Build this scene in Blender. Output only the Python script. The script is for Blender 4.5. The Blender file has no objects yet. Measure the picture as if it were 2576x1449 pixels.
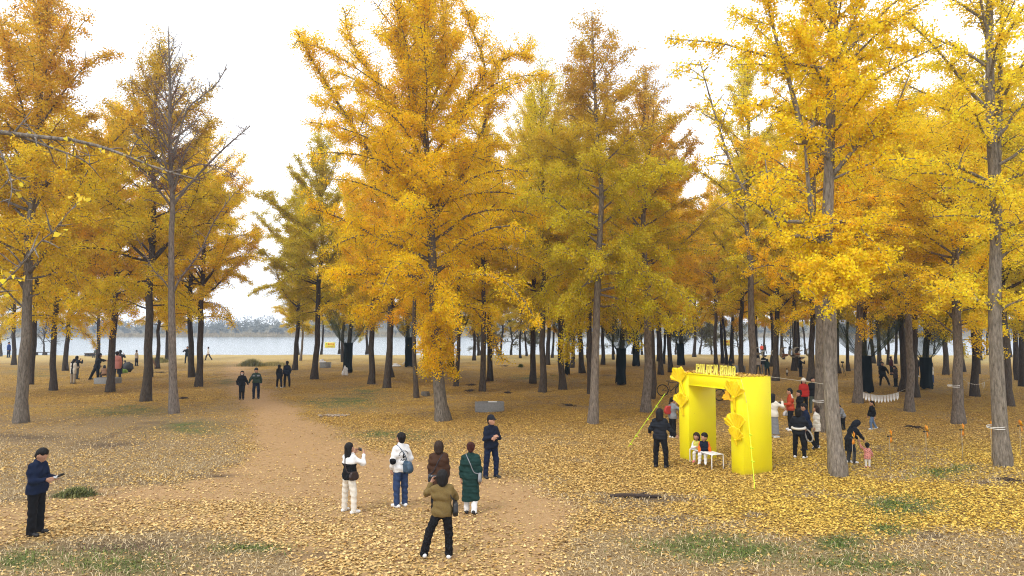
import bpy, bmesh, math, random
import numpy as np
from mathutils import Vector, Matrix
R = math.radians
C = bpy.context.scene.collection
SC = bpy.context.scene
# ------------------------------------------------------------------ camera
F_PX, CX, CY, HZ, CAMH = 1750.0, 1288.0, 724.5, 820.0, 4.2     # photograph at 2576 x 1449
TH = math.atan((HZ - CY) / F_PX)
cd = bpy.data.cameras.new('camera'); cam = bpy.data.objects.new('camera', cd); C.objects.link(cam)
cam.location = (0, 0, CAMH); cam.rotation_euler = (R(90) + TH, 0, 0)
cd.sensor_width = 36; cd.lens = F_PX / 2576 * 36; cd.clip_end = 5000
SC.camera = cam
# ------------------------------------------------------------------ sky and sun
SUN_EL, SUN_AZ = R(52), R(-140)       # azimuth clockwise from +Y: behind the camera, to its left
w = bpy.data.worlds.new('World'); SC.world = w; w.use_nodes = True
nt = w.node_tree; nt.nodes.clear()
def N(nt, t, **k):
    n = nt.nodes.new(t)
    for a, v in k.items():
        if a in n.inputs.keys(): n.inputs[a].default_value = v
        else: setattr(n, a, v)
    return n
sky = N(nt, 'ShaderNodeTexSky', sky_type='NISHITA', sun_disc=False, sun_elevation=SUN_EL, sun_rotation=SUN_AZ)
tc = N(nt, 'ShaderNodeTexCoord')
mp = N(nt, 'ShaderNodeMapping'); mp.inputs['Scale'].default_value = (1.2, 1.2, 2.6); mp.inputs['Location'].default_value = (1.09, 0.42, 0.46)
nz = N(nt, 'ShaderNodeTexNoise', Scale=2.2, Detail=5.0, Roughness=0.55)
cr = N(nt, 'ShaderNodeValToRGB'); cr.color_ramp.elements[0].position = 0.30; cr.color_ramp.elements[1].position = 0.545
cr.color_ramp.elements[0].color = (0.58, 0.58, 0.58, 1); cr.color_ramp.elements[1].color = (1, 1, 1, 1)
mx = N(nt, 'ShaderNodeMix', data_type='RGBA'); mx.inputs[7].default_value = (14.2, 14.4, 14.8, 1)   # bright overcast cloud
bg = N(nt, 'ShaderNodeBackground'); bg.inputs['Strength'].default_value = 0.10
out = N(nt, 'ShaderNodeOutputWorld'); L = nt.links.new
L(tc.outputs['Generated'], mp.inputs['Vector']); L(mp.outputs['Vector'], nz.inputs['Vector']); L(nz.outputs['Fac'], cr.inputs['Fac'])
L(cr.outputs['Color'], mx.inputs[0]); L(sky.outputs['Color'], mx.inputs[6]); L(mx.outputs[2], bg.inputs['Color']); L(bg.outputs['Background'], out.inputs['Surface'])
sd = bpy.data.lights.new('sun', 'SUN'); sun = bpy.data.objects.new('sun', sd); C.objects.link(sun)
sd.energy = 1.5; sd.angle = R(15); sd.color = (1.0, 0.96, 0.88)
sun.rotation_euler = (R(90) - SUN_EL, 0, math.pi - SUN_AZ)
SC.view_settings.view_transform = 'Standard'; SC.view_settings.look = 'None'; SC.view_settings.gamma = 1; SC.view_settings.exposure = 0.28
cy = SC.cycles
cy.max_bounces = 7; cy.diffuse_bounces = 4; cy.glossy_bounces = 2; cy.transmission_bounces = 3; cy.transparent_max_bounces = 12; cy.volume_bounces = 0; cy.use_denoising = True; cy.denoising_prefilter = 'NONE'; cy.use_adaptive_sampling = False; cy.filter_width = 1.1; cy.sample_clamp_indirect = 4.0

# ------------------------------------------------------------------ helpers
def ray(px, py):
    dx = (px - CX) / F_PX; dy = (CY - py) / F_PX
    return np.array([dx, math.cos(TH) - dy * math.sin(TH), math.sin(TH) + dy * math.cos(TH)])
def ground(px, py, z=0.0):
    d = ray(px, py); t = (z - CAMH) / d[2]
    return np.array([d[0] * t, d[1] * t, z])
def atd(px, py, Y):
    d = ray(px, py); t = Y / d[1]
    return np.array([d[0] * t, Y, CAMH + d[2] * t])
def proj(x, y, z=0.0):
    f = y * math.cos(TH) + (z - CAMH) * math.sin(TH); u = -y * math.sin(TH) + (z - CAMH) * math.cos(TH)
    f = np.maximum(f, 0.05)
    return CX + F_PX * x / f, CY - F_PX * u / f
def gz(x, y):
    return 0.035 * np.sin(x * 0.45 + 1.3) * np.sin(y * 0.38 + 0.4) + 0.02 * np.sin(x * 1.1 - y * 0.7) - 0.004 * 0
def ss(a, b, x):
    t = np.clip((x - a) / (b - a), 0, 1); return t * t * (3 - 2 * t)
def vnoise(x, y, s, seed=0):
    x = np.asarray(x, float) / s; y = np.asarray(y, float) / s
    ix = np.floor(x).astype(np.int64); iy = np.floor(y).astype(np.int64); fx = x - ix; fy = y - iy
    fx = fx * fx * (3 - 2 * fx); fy = fy * fy * (3 - 2 * fy)
    def h(a, b):
        n = (a * 374761393 + b * 668265263 + seed * 974711) & 0x7fffffff
        n = ((n ^ (n >> 13)) * 1274126177) & 0x7fffffff
        return ((n ^ (n >> 16)) & 0xffff) / 65535.0
    return (h(ix, iy) * (1 - fx) + h(ix + 1, iy) * fx) * (1 - fy) + (h(ix, iy + 1) * (1 - fx) + h(ix + 1, iy + 1) * fx) * fy
def fbm(x, y, s, seed=0):
    return 0.55 * vnoise(x, y, s, seed) + 0.3 * vnoise(x, y, s / 2.3, seed + 7) + 0.15 * vnoise(x, y, s / 5.1, seed + 13)

def raw_mesh(name, V, F4=None, F3=None, smooth=False, attrs=None, mats=None):
    me = bpy.data.meshes.new(name); V = np.asarray(V, np.float32)
    idx, tot = [], []
    if F4 is not None and len(F4): F4 = np.asarray(F4, np.int32); idx.append(F4.ravel()); tot.append(np.full(len(F4), 4, np.int32))
    if F3 is not None and len(F3): F3 = np.asarray(F3, np.int32); idx.append(F3.ravel()); tot.append(np.full(len(F3), 3, np.int32))
    if not idx: idx, tot = [np.zeros(0, np.int32)], [np.zeros(0, np.int32)]
    idx = np.concatenate(idx); tot = np.concatenate(tot); st = np.concatenate([[0], np.cumsum(tot)[:-1]]).astype(np.int32) if len(tot) else tot
    me.vertices.add(len(V)); me.vertices.foreach_set('co', V.ravel())
    me.loops.add(len(idx)); me.loops.foreach_set('vertex_index', idx)
    me.polygons.add(len(tot)); me.polygons.foreach_set('loop_start', st)
    if smooth: me.polygons.foreach_set('use_smooth', np.ones(len(tot), bool))
    for k, (dom, a) in (attrs or {}).items():
        at = me.attributes.new(k, 'FLOAT', dom); at.data.foreach_set('value', np.asarray(a, np.float32))
    if mats is not None: me.polygons.foreach_set('material_index', np.asarray(mats, np.int32))
    me.update(calc_edges=True)
    return me
def link(name, me, mat=None, parent=None, loc=None):
    o = bpy.data.objects.new(name, me); C.objects.link(o)
    if mat is not None and me is not None and len(me.materials) == 0:
        for m in (mat if isinstance(mat, (list, tuple)) else [mat]): me.materials.append(m)
    if parent is not None: o.parent = parent
    if loc is not None: o.location = [float(v) for v in loc]
    return o
def tag(o, label=None, cat=None, group=None, kind=None):
    if label: o['label'] = label
    if cat: o['category'] = cat
    if group: o['group'] = group
    if kind: o['kind'] = kind
    return o
def empty(name, loc=(0, 0, 0), rz=0.0, label=None, cat=None, group=None):
    o = bpy.data.objects.new(name, None); C.objects.link(o); o.location = [float(v) for v in loc]; o.rotation_euler = (0, 0, rz); o.empty_display_size = 0.2
    return tag(o, label, cat, group)

class MB:
    """collects shapes, then links them as one mesh object"""
    def __init__(s): s.V = []; s.F4 = []; s.F3 = []; s.n = 0; s.m4 = []; s.m3 = []; s.mi = 0
    def add(s, V, F4=None, F3=None):
        V = np.asarray(V, float).reshape(-1, 3); s.V.append(V)
        if F4 is not None and len(F4): s.F4.append(np.asarray(F4, int) + s.n); s.m4 += [s.mi] * len(F4)
        if F3 is not None and len(F3): s.F3.append(np.asarray(F3, int) + s.n); s.m3 += [s.mi] * len(F3)
        s.n += len(V); return s
    def box(s, c, size, rz=0, M=None, bev=0.0):
        sx, sy, sz = [v / 2 for v in size]; b = min(bev, sx * .9, sy * .9, sz * .9)
        if b > 0:
            bm = bmesh.new(); bmesh.ops.create_cube(bm, size=1)
            for v in bm.verts: v.co = Vector((v.co.x * size[0], v.co.y * size[1], v.co.z * size[2]))
            bmesh.ops.bevel(bm, geom=list(bm.edges), offset=b, segments=1, affect='EDGES')
            bm.verts.index_update(); V = np.array([v.co[:] for v in bm.verts])
            q = [[v.index for v in f.verts] for f in bm.faces if len(f.verts) == 4]; t = [[v.index for v in f.verts] for f in bm.faces if len(f.verts) == 3]; bm.free()
        else:
            V = np.array([[x, y, z] for x in (-sx, sx) for y in (-sy, sy) for z in (-sz, sz)], float)
            q = [[0, 1, 3, 2], [4, 6, 7, 5], [0, 4, 5, 1], [2, 3, 7, 6], [0, 2, 6, 4], [1, 5, 7, 3]]; t = None
        if M is not None: V = V @ np.array(M)[:3, :3].T
        if rz: cz, sn = math.cos(rz), math.sin(rz); V = np.stack([V[:, 0] * cz - V[:, 1] * sn, V[:, 0] * sn + V[:, 1] * cz, V[:, 2]], 1)
        return s.add(V + np.array(c, float), q, t)
    def tube(s, P, r, n=8, cap=True, ell=None):
        V, F, T = tube_arrays(np.asarray(P, float), r, n, cap); return s.add(V, F, T)
    def lathe(s, prof, n=16, c=(0, 0, 0)):
        a = np.linspace(0, 2 * math.pi, n, endpoint=False); V = []
        for r, z in prof: V += [[r * math.cos(t), r * math.sin(t), z] for t in a]
        F = [[i * n + j, i * n + (j + 1) % n, (i + 1) * n + (j + 1) % n, (i + 1) * n + j] for i in range(len(prof) - 1) for j in range(n)]
        return s.add(np.array(V) + np.array(c, float), F)
    def prism(s, poly, y0, y1, M=None, off=(0, 0, 0)):
        """outline in x,z extruded along y (ngon caps triangulated)"""
        from mathutils.geometry import tessellate_polygon
        n = len(poly); V = [[p[0], y0, p[1]] for p in poly] + [[p[0], y1, p[1]] for p in poly]
        tr = tessellate_polygon([[Vector((p[0], p[1], 0)) for p in poly]])
        F3 = [list(t) for t in tr] + [[t[2] + n, t[1] + n, t[0] + n] for t in tr]
        F4 = [[i, (i + 1) % n, (i + 1) % n + n, i + n] for i in range(n)]
        V = np.array(V, float)
        if M is not None: V = V @ np.array(M)[:3, :3].T
        return s.add(V + np.array(off, float), F4, F3)
    def mesh(s, name, smooth=False):
        V = np.concatenate(s.V) if s.V else np.zeros((0, 3))
        return raw_mesh(name, V, np.concatenate(s.F4) if s.F4 else None, np.concatenate(s.F3) if s.F3 else None, smooth, mats=s.m4 + s.m3)
    def build(s, name, mat, parent=None, smooth=False, loc=None):
        return link(name, s.mesh(name, smooth), mat, parent, loc)

def tube_arrays(P, r, n=8, cap=True):
    m = len(P); r = np.broadcast_to(np.asarray(r, float), (m,)) if np.ndim(r) else np.full(m, r)
    T = np.gradient(P, axis=0); T /= np.linalg.norm(T, axis=1, keepdims=True) + 1e-9
    up = np.array([0.0, 0, 1]) if abs(T[0, 2]) < 0.9 else np.array([1.0, 0, 0])
    X = np.cross(T[0], up); X /= np.linalg.norm(X); V = np.zeros((m, n, 3)); a = np.arange(n) * 2 * math.pi / n; ca, sa = np.cos(a), np.sin(a)
    for i in range(m):
        X = X - T[i] * np.dot(X, T[i]); X /= np.linalg.norm(X) + 1e-9; Y = np.cross(T[i], X)
        V[i] = P[i] + r[i] * (ca[:, None] * X + sa[:, None] * Y)
    i, j = np.meshgrid(np.arange(m - 1), np.arange(n), indexing='ij'); j2 = (j + 1) % n
    F = np.stack([i * n + j, i * n + j2, (i + 1) * n + j2, (i + 1) * n + j], -1).reshape(-1, 4)
    V = V.reshape(-1, 3); T3 = None
    if cap:
        V = np.concatenate([V, P[:1], P[-1:]]); k = m * n
        T3 = [[k, (jj + 1) % n, jj] for jj in range(n)] + [[k + 1, (m - 1) * n + jj, (m - 1) * n + (jj + 1) % n] for jj in range(n)]
    return V, F, T3

# ------------------------------------------------------------------ materials
MATS = {}
def mat(name, col, rough=0.7, noise=0.0, nscale=30.0, bump=0.0, metal=0.0, spec=0.5, sheen=0.0):
    """principled with a little procedural colour variation and relief, in object space"""
    if name in MATS: return MATS[name]
    m = bpy.data.materials.new(name); m.use_nodes = True; nt = m.node_tree; p = nt.nodes['Principled BSDF']
    p.inputs['Base Color'].default_value = (*col, 1); p.inputs['Roughness'].default_value = rough; p.inputs['Metallic'].default_value = metal
    p.inputs['Specular IOR Level'].default_value = spec
    if sheen: p.inputs['Sheen Weight'].default_value = sheen
    if noise or bump:
        tc = N(nt, 'ShaderNodeTexCoord'); nz = N(nt, 'ShaderNodeTexNoise', Scale=nscale, Detail=4.0, Roughness=0.6); nt.links.new(tc.outputs['Object'], nz.inputs['Vector'])
        if noise:
            mr = N(nt, 'ShaderNodeMapRange'); mr.inputs[1].default_value = 0.25; mr.inputs[2].default_value = 0.75; mr.inputs[3].default_value = 1 - noise; mr.inputs[4].default_value = 1 + noise
            vm = N(nt, 'ShaderNodeVectorMath', operation='SCALE'); vm.inputs[0].default_value = col
            nt.links.new(nz.outputs['Fac'], mr.inputs[0]); nt.links.new(mr.outputs[0], vm.inputs['Scale']); nt.links.new(vm.outputs[0], p.inputs['Base Color'])
        if bump:
            b = N(nt, 'ShaderNodeBump', Strength=bump, Distance=0.02); nt.links.new(nz.outputs['Fac'], b.inputs['Height']); nt.links.new(b.outputs[0], p.inputs['Normal'])
    MATS[name] = m; return m
def math_node(nt, op, a, b=None, c=None):
    n = nt.nodes.new('ShaderNodeMath'); n.operation = op
    for i, v in enumerate((a, b, c)):
        if v is None: continue
        if isinstance(v, (int, float)): n.inputs[i].default_value = v
        else: nt.links.new(v, n.inputs[i])
    return n.outputs[0]
def mix_node(nt, fac, a, b):
    n = nt.nodes.new('ShaderNodeMix'); n.data_type = 'RGBA'
    for i, v in ((0, fac), (6, a), (7, b)):
        if isinstance(v, (int, float)): n.inputs[i].default_value = v
        elif isinstance(v, tuple): n.inputs[i].default_value = (*v, 1)
        else: nt.links.new(v, n.inputs[i])
    return n.outputs[2]
def attr_node(nt, name, t='GEOMETRY'):
    n = nt.nodes.new('ShaderNodeAttribute'); n.attribute_name = name; n.attribute_type = t; return n
def unit(v): return v / (np.linalg.norm(v) + 1e-9)
def dirv(az, el): return np.array([math.cos(az) * math.cos(el), math.sin(az) * math.cos(el), math.sin(el)])
def smooth_path(P, n):
    """Catmull-Rom through the given points"""
    P = np.asarray(P, float)
    if len(P) == 2: t = np.linspace(0, 1, n)[:, None]; return P[0] * (1 - t) + P[1] * t
    Q = np.concatenate([[2 * P[0] - P[1]], P, [2 * P[-1] - P[-2]]]); o = []
    for t in np.linspace(0, len(P) - 1 - 1e-6, n):
        i = int(t); f = t - i; a, b, c, d = Q[i:i + 4]
        o.append(.5 * ((2 * b) + (c - a) * f + (2 * a - 5 * b + 4 * c - d) * f * f + (3 * b - a - 3 * c + d) * f ** 3))
    return np.array(o)

# ------------------------------------------------------------------ ground zones, authored as areas of the park
def poly_sd(px, py, poly):
    p = np.array(poly, float); d2 = np.full(px.shape, 1e18); ins = np.zeros(px.shape, bool)
    for i in range(len(p)):
        a, b = p[i], p[(i + 1) % len(p)]; e = b - a; wx, wy = px - a[0], py - a[1]
        t = np.clip((wx * e[0] + wy * e[1]) / (e @ e + 1e-9), 0, 1); d2 = np.minimum(d2, (wx - e[0] * t) ** 2 + ((wy - e[1] * t) * 2.0) ** 2)
        c = ((a[1] > py) != (b[1] > py)) & (px < (b[0] - a[0]) * (py - a[1]) / (b[1] - a[1] + 1e-12) + a[0]); ins ^= c
    return np.where(ins, -1, 1) * np.sqrt(d2)
PATH = [(-400, 1300), (0, 1275), (180, 1254), (420, 1226), (560, 1196), (640, 1135), (642, 1070), (606, 1000), (566, 940), (588, 905), (640, 903), (636, 940),
        (672, 985), (755, 1040), (850, 1090), (970, 1135), (1200, 1168), (1330, 1205), (1420, 1275), (1405, 1370), (1385, 1449), (1390, 1700), (900, 1700), (760, 1430), (640, 1345), (420, 1325), (150, 1345), (0, 1362), (-400, 1400)]
SOIL = [((640, 1010, 75, 75), .9), ((760, 1120, 150, 55), .8), ((1000, 1165, 200, 32), .75), ((1310, 1290, 120, 90), 1.0), ((1340, 1400, 60, 70), .8), ((400, 1243, 280, 13), .9), ((480, 1300, 170, 8), .5), ((1770, 1232, 30, 6), .8), ((1510, 1250, 40, 8), .5), ((900, 1190, 250, 20), .5)]
GREEN = [(300, 1425, 120, 26), (60, 1410, 90, 30), (1760, 1370, 110, 26), (1850, 1395, 130, 20), (2125, 1372, 60, 22), (2260, 1268, 90, 26), (2230, 1330, 60, 16), (880, 1010, 90, 16), (820, 1018, 60, 12), (930, 985, 70, 9), (190, 1245, 40, 9), (620, 1380, 80, 14), (2380, 1190, 70, 10), (980, 1095, 90, 14), (300, 1035, 120, 10), (1420, 905, 200, 6), (80, 940, 60, 12), (2450, 905, 60, 8), (560, 960, 30, 8), (480, 1075, 80, 14), (2190, 1420, 150, 20), (1350, 950, 90, 6), (2060, 1100, 0.1, .1)]
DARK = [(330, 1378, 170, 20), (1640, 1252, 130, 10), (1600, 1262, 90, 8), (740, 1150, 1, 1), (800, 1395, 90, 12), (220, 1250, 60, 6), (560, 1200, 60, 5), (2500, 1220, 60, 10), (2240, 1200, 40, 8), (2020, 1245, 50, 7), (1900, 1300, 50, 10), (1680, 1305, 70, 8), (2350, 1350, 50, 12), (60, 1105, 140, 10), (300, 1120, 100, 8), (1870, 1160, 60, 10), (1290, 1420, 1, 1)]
def blobs(px, py, L):
    v = np.zeros(px.shape)
    for (x, y, a, b) in L: v = np.maximum(v, np.exp(-(((px - x) / a) ** 2 + ((py - y) / b) ** 2)))
    return v
def zones(x, y):
    px, py = proj(x, y); py = np.minimum(py, 2200)
    n = fbm(x, y, 2.2, 3); n2 = fbm(x, y, 0.7, 11)
    sd = poly_sd(px + (n - .5) * 60 + (n2 - .5) * 36, py + (n2 - .5) * 26, PATH)
    rgt = ss(950, 1250, px); sd = sd + ((fbm(x, y, 3.4, 23) - .5) * 240 + (n2 - .5) * 60) * rgt; path = 1 - ss(-34 - 40 * rgt, 34 + 40 * rgt, sd)
    soil = np.zeros(px.shape)
    for (b, s) in SOIL: soil = np.maximum(soil, s * blobs(px + (n - .5) * 120, py + (n2 - .5) * 40, [b]) ** .6)
    soil = np.clip(soil * (0.3 + 0.7 * path), 0, 1)
    green = np.clip(blobs(px + (n - .5) * 90, py + (n2 - .5) * 30, GREEN) * (0.3 + 1.4 * n2), 0, 1)
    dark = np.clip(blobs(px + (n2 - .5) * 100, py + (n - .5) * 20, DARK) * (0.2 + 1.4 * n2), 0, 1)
    grove = 1 - ss(1040, 1110, py)
    lawnL = (1 - ss(560, 700, px)) * ss(1010, 1060, py) * (1 - path)
    fgR = ss(1380, 1480, px); lem = ss(1500, 2000, px + (n - .5) * 300) * ss(1060, 1150, py)
    low = ss(1300, 1380, py + (n - .5) * 120)
    cover = 0.86 + .2 * n
    cover = cover * (1 - lawnL) + lawnL * (0.12 + 0.5 * n ** 2)
    near = ss(1060, 1120, py) * (1 - lawnL) * (1 - path)
    cover = cover * (1 - near) + near * (0.45 + 0.4 * n + 0.15 * fgR + 0.25 * lem)
    cover = cover * (1 - low * (1 - path)) + low * (1 - path) * (0.02 + 0.24 * n)
    pl = ss(1225, 1285, py + (n - .5) * 30)
    cover = cover * (1 - path) + path * (0.07 + 0.12 * n + pl * 0.62 * ss(.30, .62, n))
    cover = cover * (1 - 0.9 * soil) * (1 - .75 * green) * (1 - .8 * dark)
    big = fbm(x, y, 4.2, 31); mid_ = fbm(x, y, 1.3, 37); cover = cover * (.62 + .62 * ss(.32, .62, big)) * (.78 + .4 * ss(.35, .6, mid_))
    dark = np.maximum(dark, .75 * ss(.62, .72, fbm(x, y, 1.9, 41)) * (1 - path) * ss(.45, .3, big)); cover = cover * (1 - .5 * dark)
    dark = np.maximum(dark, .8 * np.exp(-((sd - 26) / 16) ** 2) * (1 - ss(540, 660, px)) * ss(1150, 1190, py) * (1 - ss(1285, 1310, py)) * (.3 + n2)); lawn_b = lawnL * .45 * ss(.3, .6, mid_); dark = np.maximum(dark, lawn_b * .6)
    bank = (1 - ss(896, 926, py + (n - .5) * 14)); cover = cover * (1 - .5 * bank)  # strip along the river where sunlit brightness is painted into the ground
    return dict(path=path, soil=np.clip(soil + path * .85, 0, 1), green=green, dark=dark, cover=np.clip(cover, 0, 1), lemon=lem * (1 - .7 * low), pale=np.clip(path * ss(1150, 1230, py) + .55 * (1 - lem) * ss(1030, 1120, py) + .5 * low * (1 - path), 0, 1), bank=bank)

def terrain_z(x, y):
    """park lawn, river bed, far bank and low hills as one sheet"""
    edge = 101 + 1.6 * (fbm(x, x * 0, 14, 5) - .5) * 2
    z = gz(x, y) + 0.25 * np.exp(-((y - edge + 3) / 3.0) ** 2) * (fbm(x, y, 5, 6) - .3)
    t = ss(0, 5.0, y - edge); z = z * (1 - t) - 3.2 * t
    f = ss(352, 360, y + 6 * np.sin(x * .02)); z = z * (1 - f) + f * (-0.8 + 1.2 * ss(360, 376, y))
    hill = 8 * np.exp(-((x + 118) / 70) ** 2) + 3.0 * np.exp(-((x - 40) / 120) ** 2) + 5.0 * np.exp(-((x - 260) / 90) ** 2) + 3 * np.exp(-((x + 330) / 80) ** 2)
    z += ss(385, 520, y) * hill * (1 - .3 * ss(600, 1500, y)) * (0.8 + .4 * fbm(x, y, 60, 9))
    return z
def axis(parts):
    a = [];
    for (s, e, st) in parts: a.append(np.arange(s, e, st))
    return np.concatenate(a + [[parts[-1][1]]])
xs = axis([(-900, -200, 50), (-200, -70, 10), (-70, -34, 1.6), (-34, -17, .5), (-17, 17, .2), (17, 34, .5), (34, 70, 1.6), (70, 200, 10), (200, 900, 50)])
ys = axis([(-60, 4, 8), (4, 10, 1), (10, 24, .18), (24, 45, .35), (45, 95, .8), (95, 110, .5), (110, 340, 20), (340, 400, 4), (400, 620, 20), (620, 1800, 120)])
GX, GY = np.meshgrid(xs, ys, indexing='ij'); gx, gy = GX.ravel(), GY.ravel()
zn = zones(gx, gy); gzv = terrain_z(gx, gy)
nx_, ny_ = len(xs), len(ys); I, J = np.meshgrid(np.arange(nx_ - 1), np.arange(ny_ - 1), indexing='ij')
F = np.stack([I * ny_ + J, (I + 1) * ny_ + J, (I + 1) * ny_ + J + 1, I * ny_ + J + 1], -1).reshape(-1, 4)

def ground_material():
    m = bpy.data.materials.new('leaf_strewn_ground'); m.use_nodes = True; nt = m.node_tree; p = nt.nodes['Principled BSDF']; Lk = nt.links.new
    tc = N(nt, 'ShaderNodeTexCoord'); A = {k: attr_node(nt, k).outputs['Fac'] for k in ('soil', 'green', 'dark', 'cover', 'lemon', 'pale', 'far', 'bank')}
    P = tc.outputs['Object']
    def noise(s, d=4.0, r=.6):
        n = N(nt, 'ShaderNodeTexNoise', Scale=s, Detail=d, Roughness=r); Lk(P, n.inputs['Vector']); return n.outputs['Fac']
    def mr(v, a, b, c=0.0, d=1.0):
        n = N(nt, 'ShaderNodeMapRange'); Lk(v, n.inputs[0])
        for i, q in enumerate((a, b, c, d)): n.inputs[i + 1].default_value = q
        return n.outputs[0]
    nf, nm, nl = noise(38, 5, .7), noise(7.0), noise(0.8)
    straw = mix_node(nt, mr(nf, .34, .66), (0.10, 0.068, 0.034), (0.46, 0.325, 0.165))
    straw = mix_node(nt, mr(nm, .3, .7, 0, .45), straw, (0.25, 0.165, 0.07))
    soil = mix_node(nt, mr(nm, .3, .7), (0.37, 0.225, 0.10), (0.49, 0.31, 0.15))
    soil = mix_node(nt, mr(nf, .45, .75, 0, .5), soil, (0.28, 0.17, 0.085))
    green = mix_node(nt, mr(nf, .3, .7), (0.028, 0.045, 0.010), (0.15, 0.185, 0.045))
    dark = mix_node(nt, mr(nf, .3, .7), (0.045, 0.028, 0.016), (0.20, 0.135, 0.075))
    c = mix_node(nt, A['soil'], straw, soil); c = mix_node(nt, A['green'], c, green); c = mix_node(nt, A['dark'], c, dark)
    # leaf litter: cells the size of a leaf, each with its own colour
    warp = N(nt, 'ShaderNodeTexNoise', Scale=24.0, Detail=2.0); Lk(P, warp.inputs['Vector'])
    wv = N(nt, 'ShaderNodeVectorMath', operation='MULTIPLY_ADD'); Lk(warp.outputs['Color'], wv.inputs[0]); wv.inputs[1].default_value = (.05, .05, 0); Lk(P, wv.inputs[2])
    vo = N(nt, 'ShaderNodeTexVoronoi', Scale=15.0); vo.voronoi_dimensions = '2D'; Lk(wv.outputs[0], vo.inputs['Vector'])
    sx = N(nt, 'ShaderNodeSeparateColor'); Lk(vo.outputs['Color'], sx.inputs[0])
    lcov = math_node(nt, 'ADD', A['cover'], mr(nm, .3, .7, -.14, .14))
    msk = mr(math_node(nt, 'SUBTRACT', lcov, sx.outputs[0]), -.02, .03)
    edge = mr(vo.outputs['Distance'], .25, .62, 1, .25)
    gold = mix_node(nt, mr(sx.outputs[1], .1, .9), (0.36, 0.20, 0.030), (0.68, 0.42, 0.065))
    pale = mix_node(nt, sx.outputs[1], (0.52, 0.33, 0.10), (0.78, 0.56, 0.25))
    lem = mix_node(nt, sx.outputs[1], (0.40, 0.24, 0.035), (0.76, 0.53, 0.09))
    nb = noise(1.1, 4.0, .65); gold = mix_node(nt, mr(nb, .56, .70, 0, .75), gold, (0.72, 0.50, 0.075)); gold = mix_node(nt, mr(nb, .44, .32, 0, .7), gold, (0.20, 0.125, 0.035))
    lc = mix_node(nt, A['lemon'], gold, lem); lc = mix_node(nt, A['pale'], lc, pale)
    lc = mix_node(nt, mr(sx.outputs[2], .86, .9), lc, (0.22, 0.11, 0.04)); lc = mix_node(nt, edge, (0.11, 0.065, 0.02), lc)
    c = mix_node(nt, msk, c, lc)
    c = mix_node(nt, math_node(nt, 'MULTIPLY', A['bank'], mr(nm, .35, .65, .35, .9)), c, (0.62, 0.47, 0.19))  # pale dry grass by the water, its sunlit brightness mixed into the colour
    c = mix_node(nt, A['far'], c, mix_node(nt, mr(nl, .3, .7), (0.30, 0.24, 0.15), (0.13, 0.12, 0.07)))
    Lk(c, p.inputs['Base Color']); p.inputs['Roughness'].default_value = 0.9; p.inputs['Specular IOR Level'].default_value = 0.2
    b = N(nt, 'ShaderNodeBump', Strength=0.7, Distance=0.05); h = math_node(nt, 'ADD', nf, math_node(nt, 'MULTIPLY', edge, msk)); Lk(h, b.inputs['Height']); Lk(b.outputs[0], p.inputs['Normal'])
    return m
far = ss(330, 350, gy)
gme = raw_mesh('ground', np.stack([gx, gy, gzv], 1), F, smooth=True, attrs={**{k: ('POINT', zn[k]) for k in ('soil', 'green', 'dark', 'cover', 'lemon', 'pale', 'bank')}, 'far': ('POINT', far)})
tag(link('ground', gme, ground_material()), kind='structure')
# trodden dirt path as a sheet of its own, laid just over the ground
pf = (zn['path'] > 0.5)[F].all(1) & (gy[F].max(1) < 100)
keep = np.unique(F[pf]); rem = -np.ones(len(gx), int); rem[keep] = np.arange(len(keep))
pme = raw_mesh('dirt_path', np.stack([gx, gy, gzv + .004], 1)[keep], rem[F[pf]], smooth=True, attrs={**{k: ('POINT', zn[k][keep]) for k in ('soil', 'green', 'dark', 'cover', 'lemon', 'pale', 'bank')}, 'far': ('POINT', far[keep])})
tag(link('path', pme, bpy.data.materials['leaf_strewn_ground']), kind='structure')

# river
def water_material():
    m = bpy.data.materials.new('river_water'); m.use_nodes = True; nt = m.node_tree; p = nt.nodes['Principled BSDF']; Lk = nt.links.new
    p.inputs['Base Color'].default_value = (0.20, 0.235, 0.25, 1); p.inputs['Roughness'].default_value = 0.15; p.inputs['IOR'].default_value = 1.33
    tc = N(nt, 'ShaderNodeTexCoord'); mp = N(nt, 'ShaderNodeMapping'); mp.inputs['Scale'].default_value = (.35, 1.0, 1); Lk(tc.outputs['Object'], mp.inputs['Vector'])
    a = N(nt, 'ShaderNodeTexNoise', Scale=1.1, Detail=4.0, Roughness=.6); Lk(mp.outputs[0], a.inputs['Vector'])
    b = N(nt, 'ShaderNodeBump', Strength=0.35, Distance=0.25); Lk(a.outputs['Fac'], b.inputs['Height']); Lk(b.outputs[0], p.inputs['Normal'])
    return m
wm = raw_mesh('river', [[-900, 96, -1.5], [900, 96, -1.5], [900, 372, -1.5], [-900, 372, -1.5]], [[0, 1, 2, 3]])
tag(link('river', wm, water_material()), kind='structure')

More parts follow.
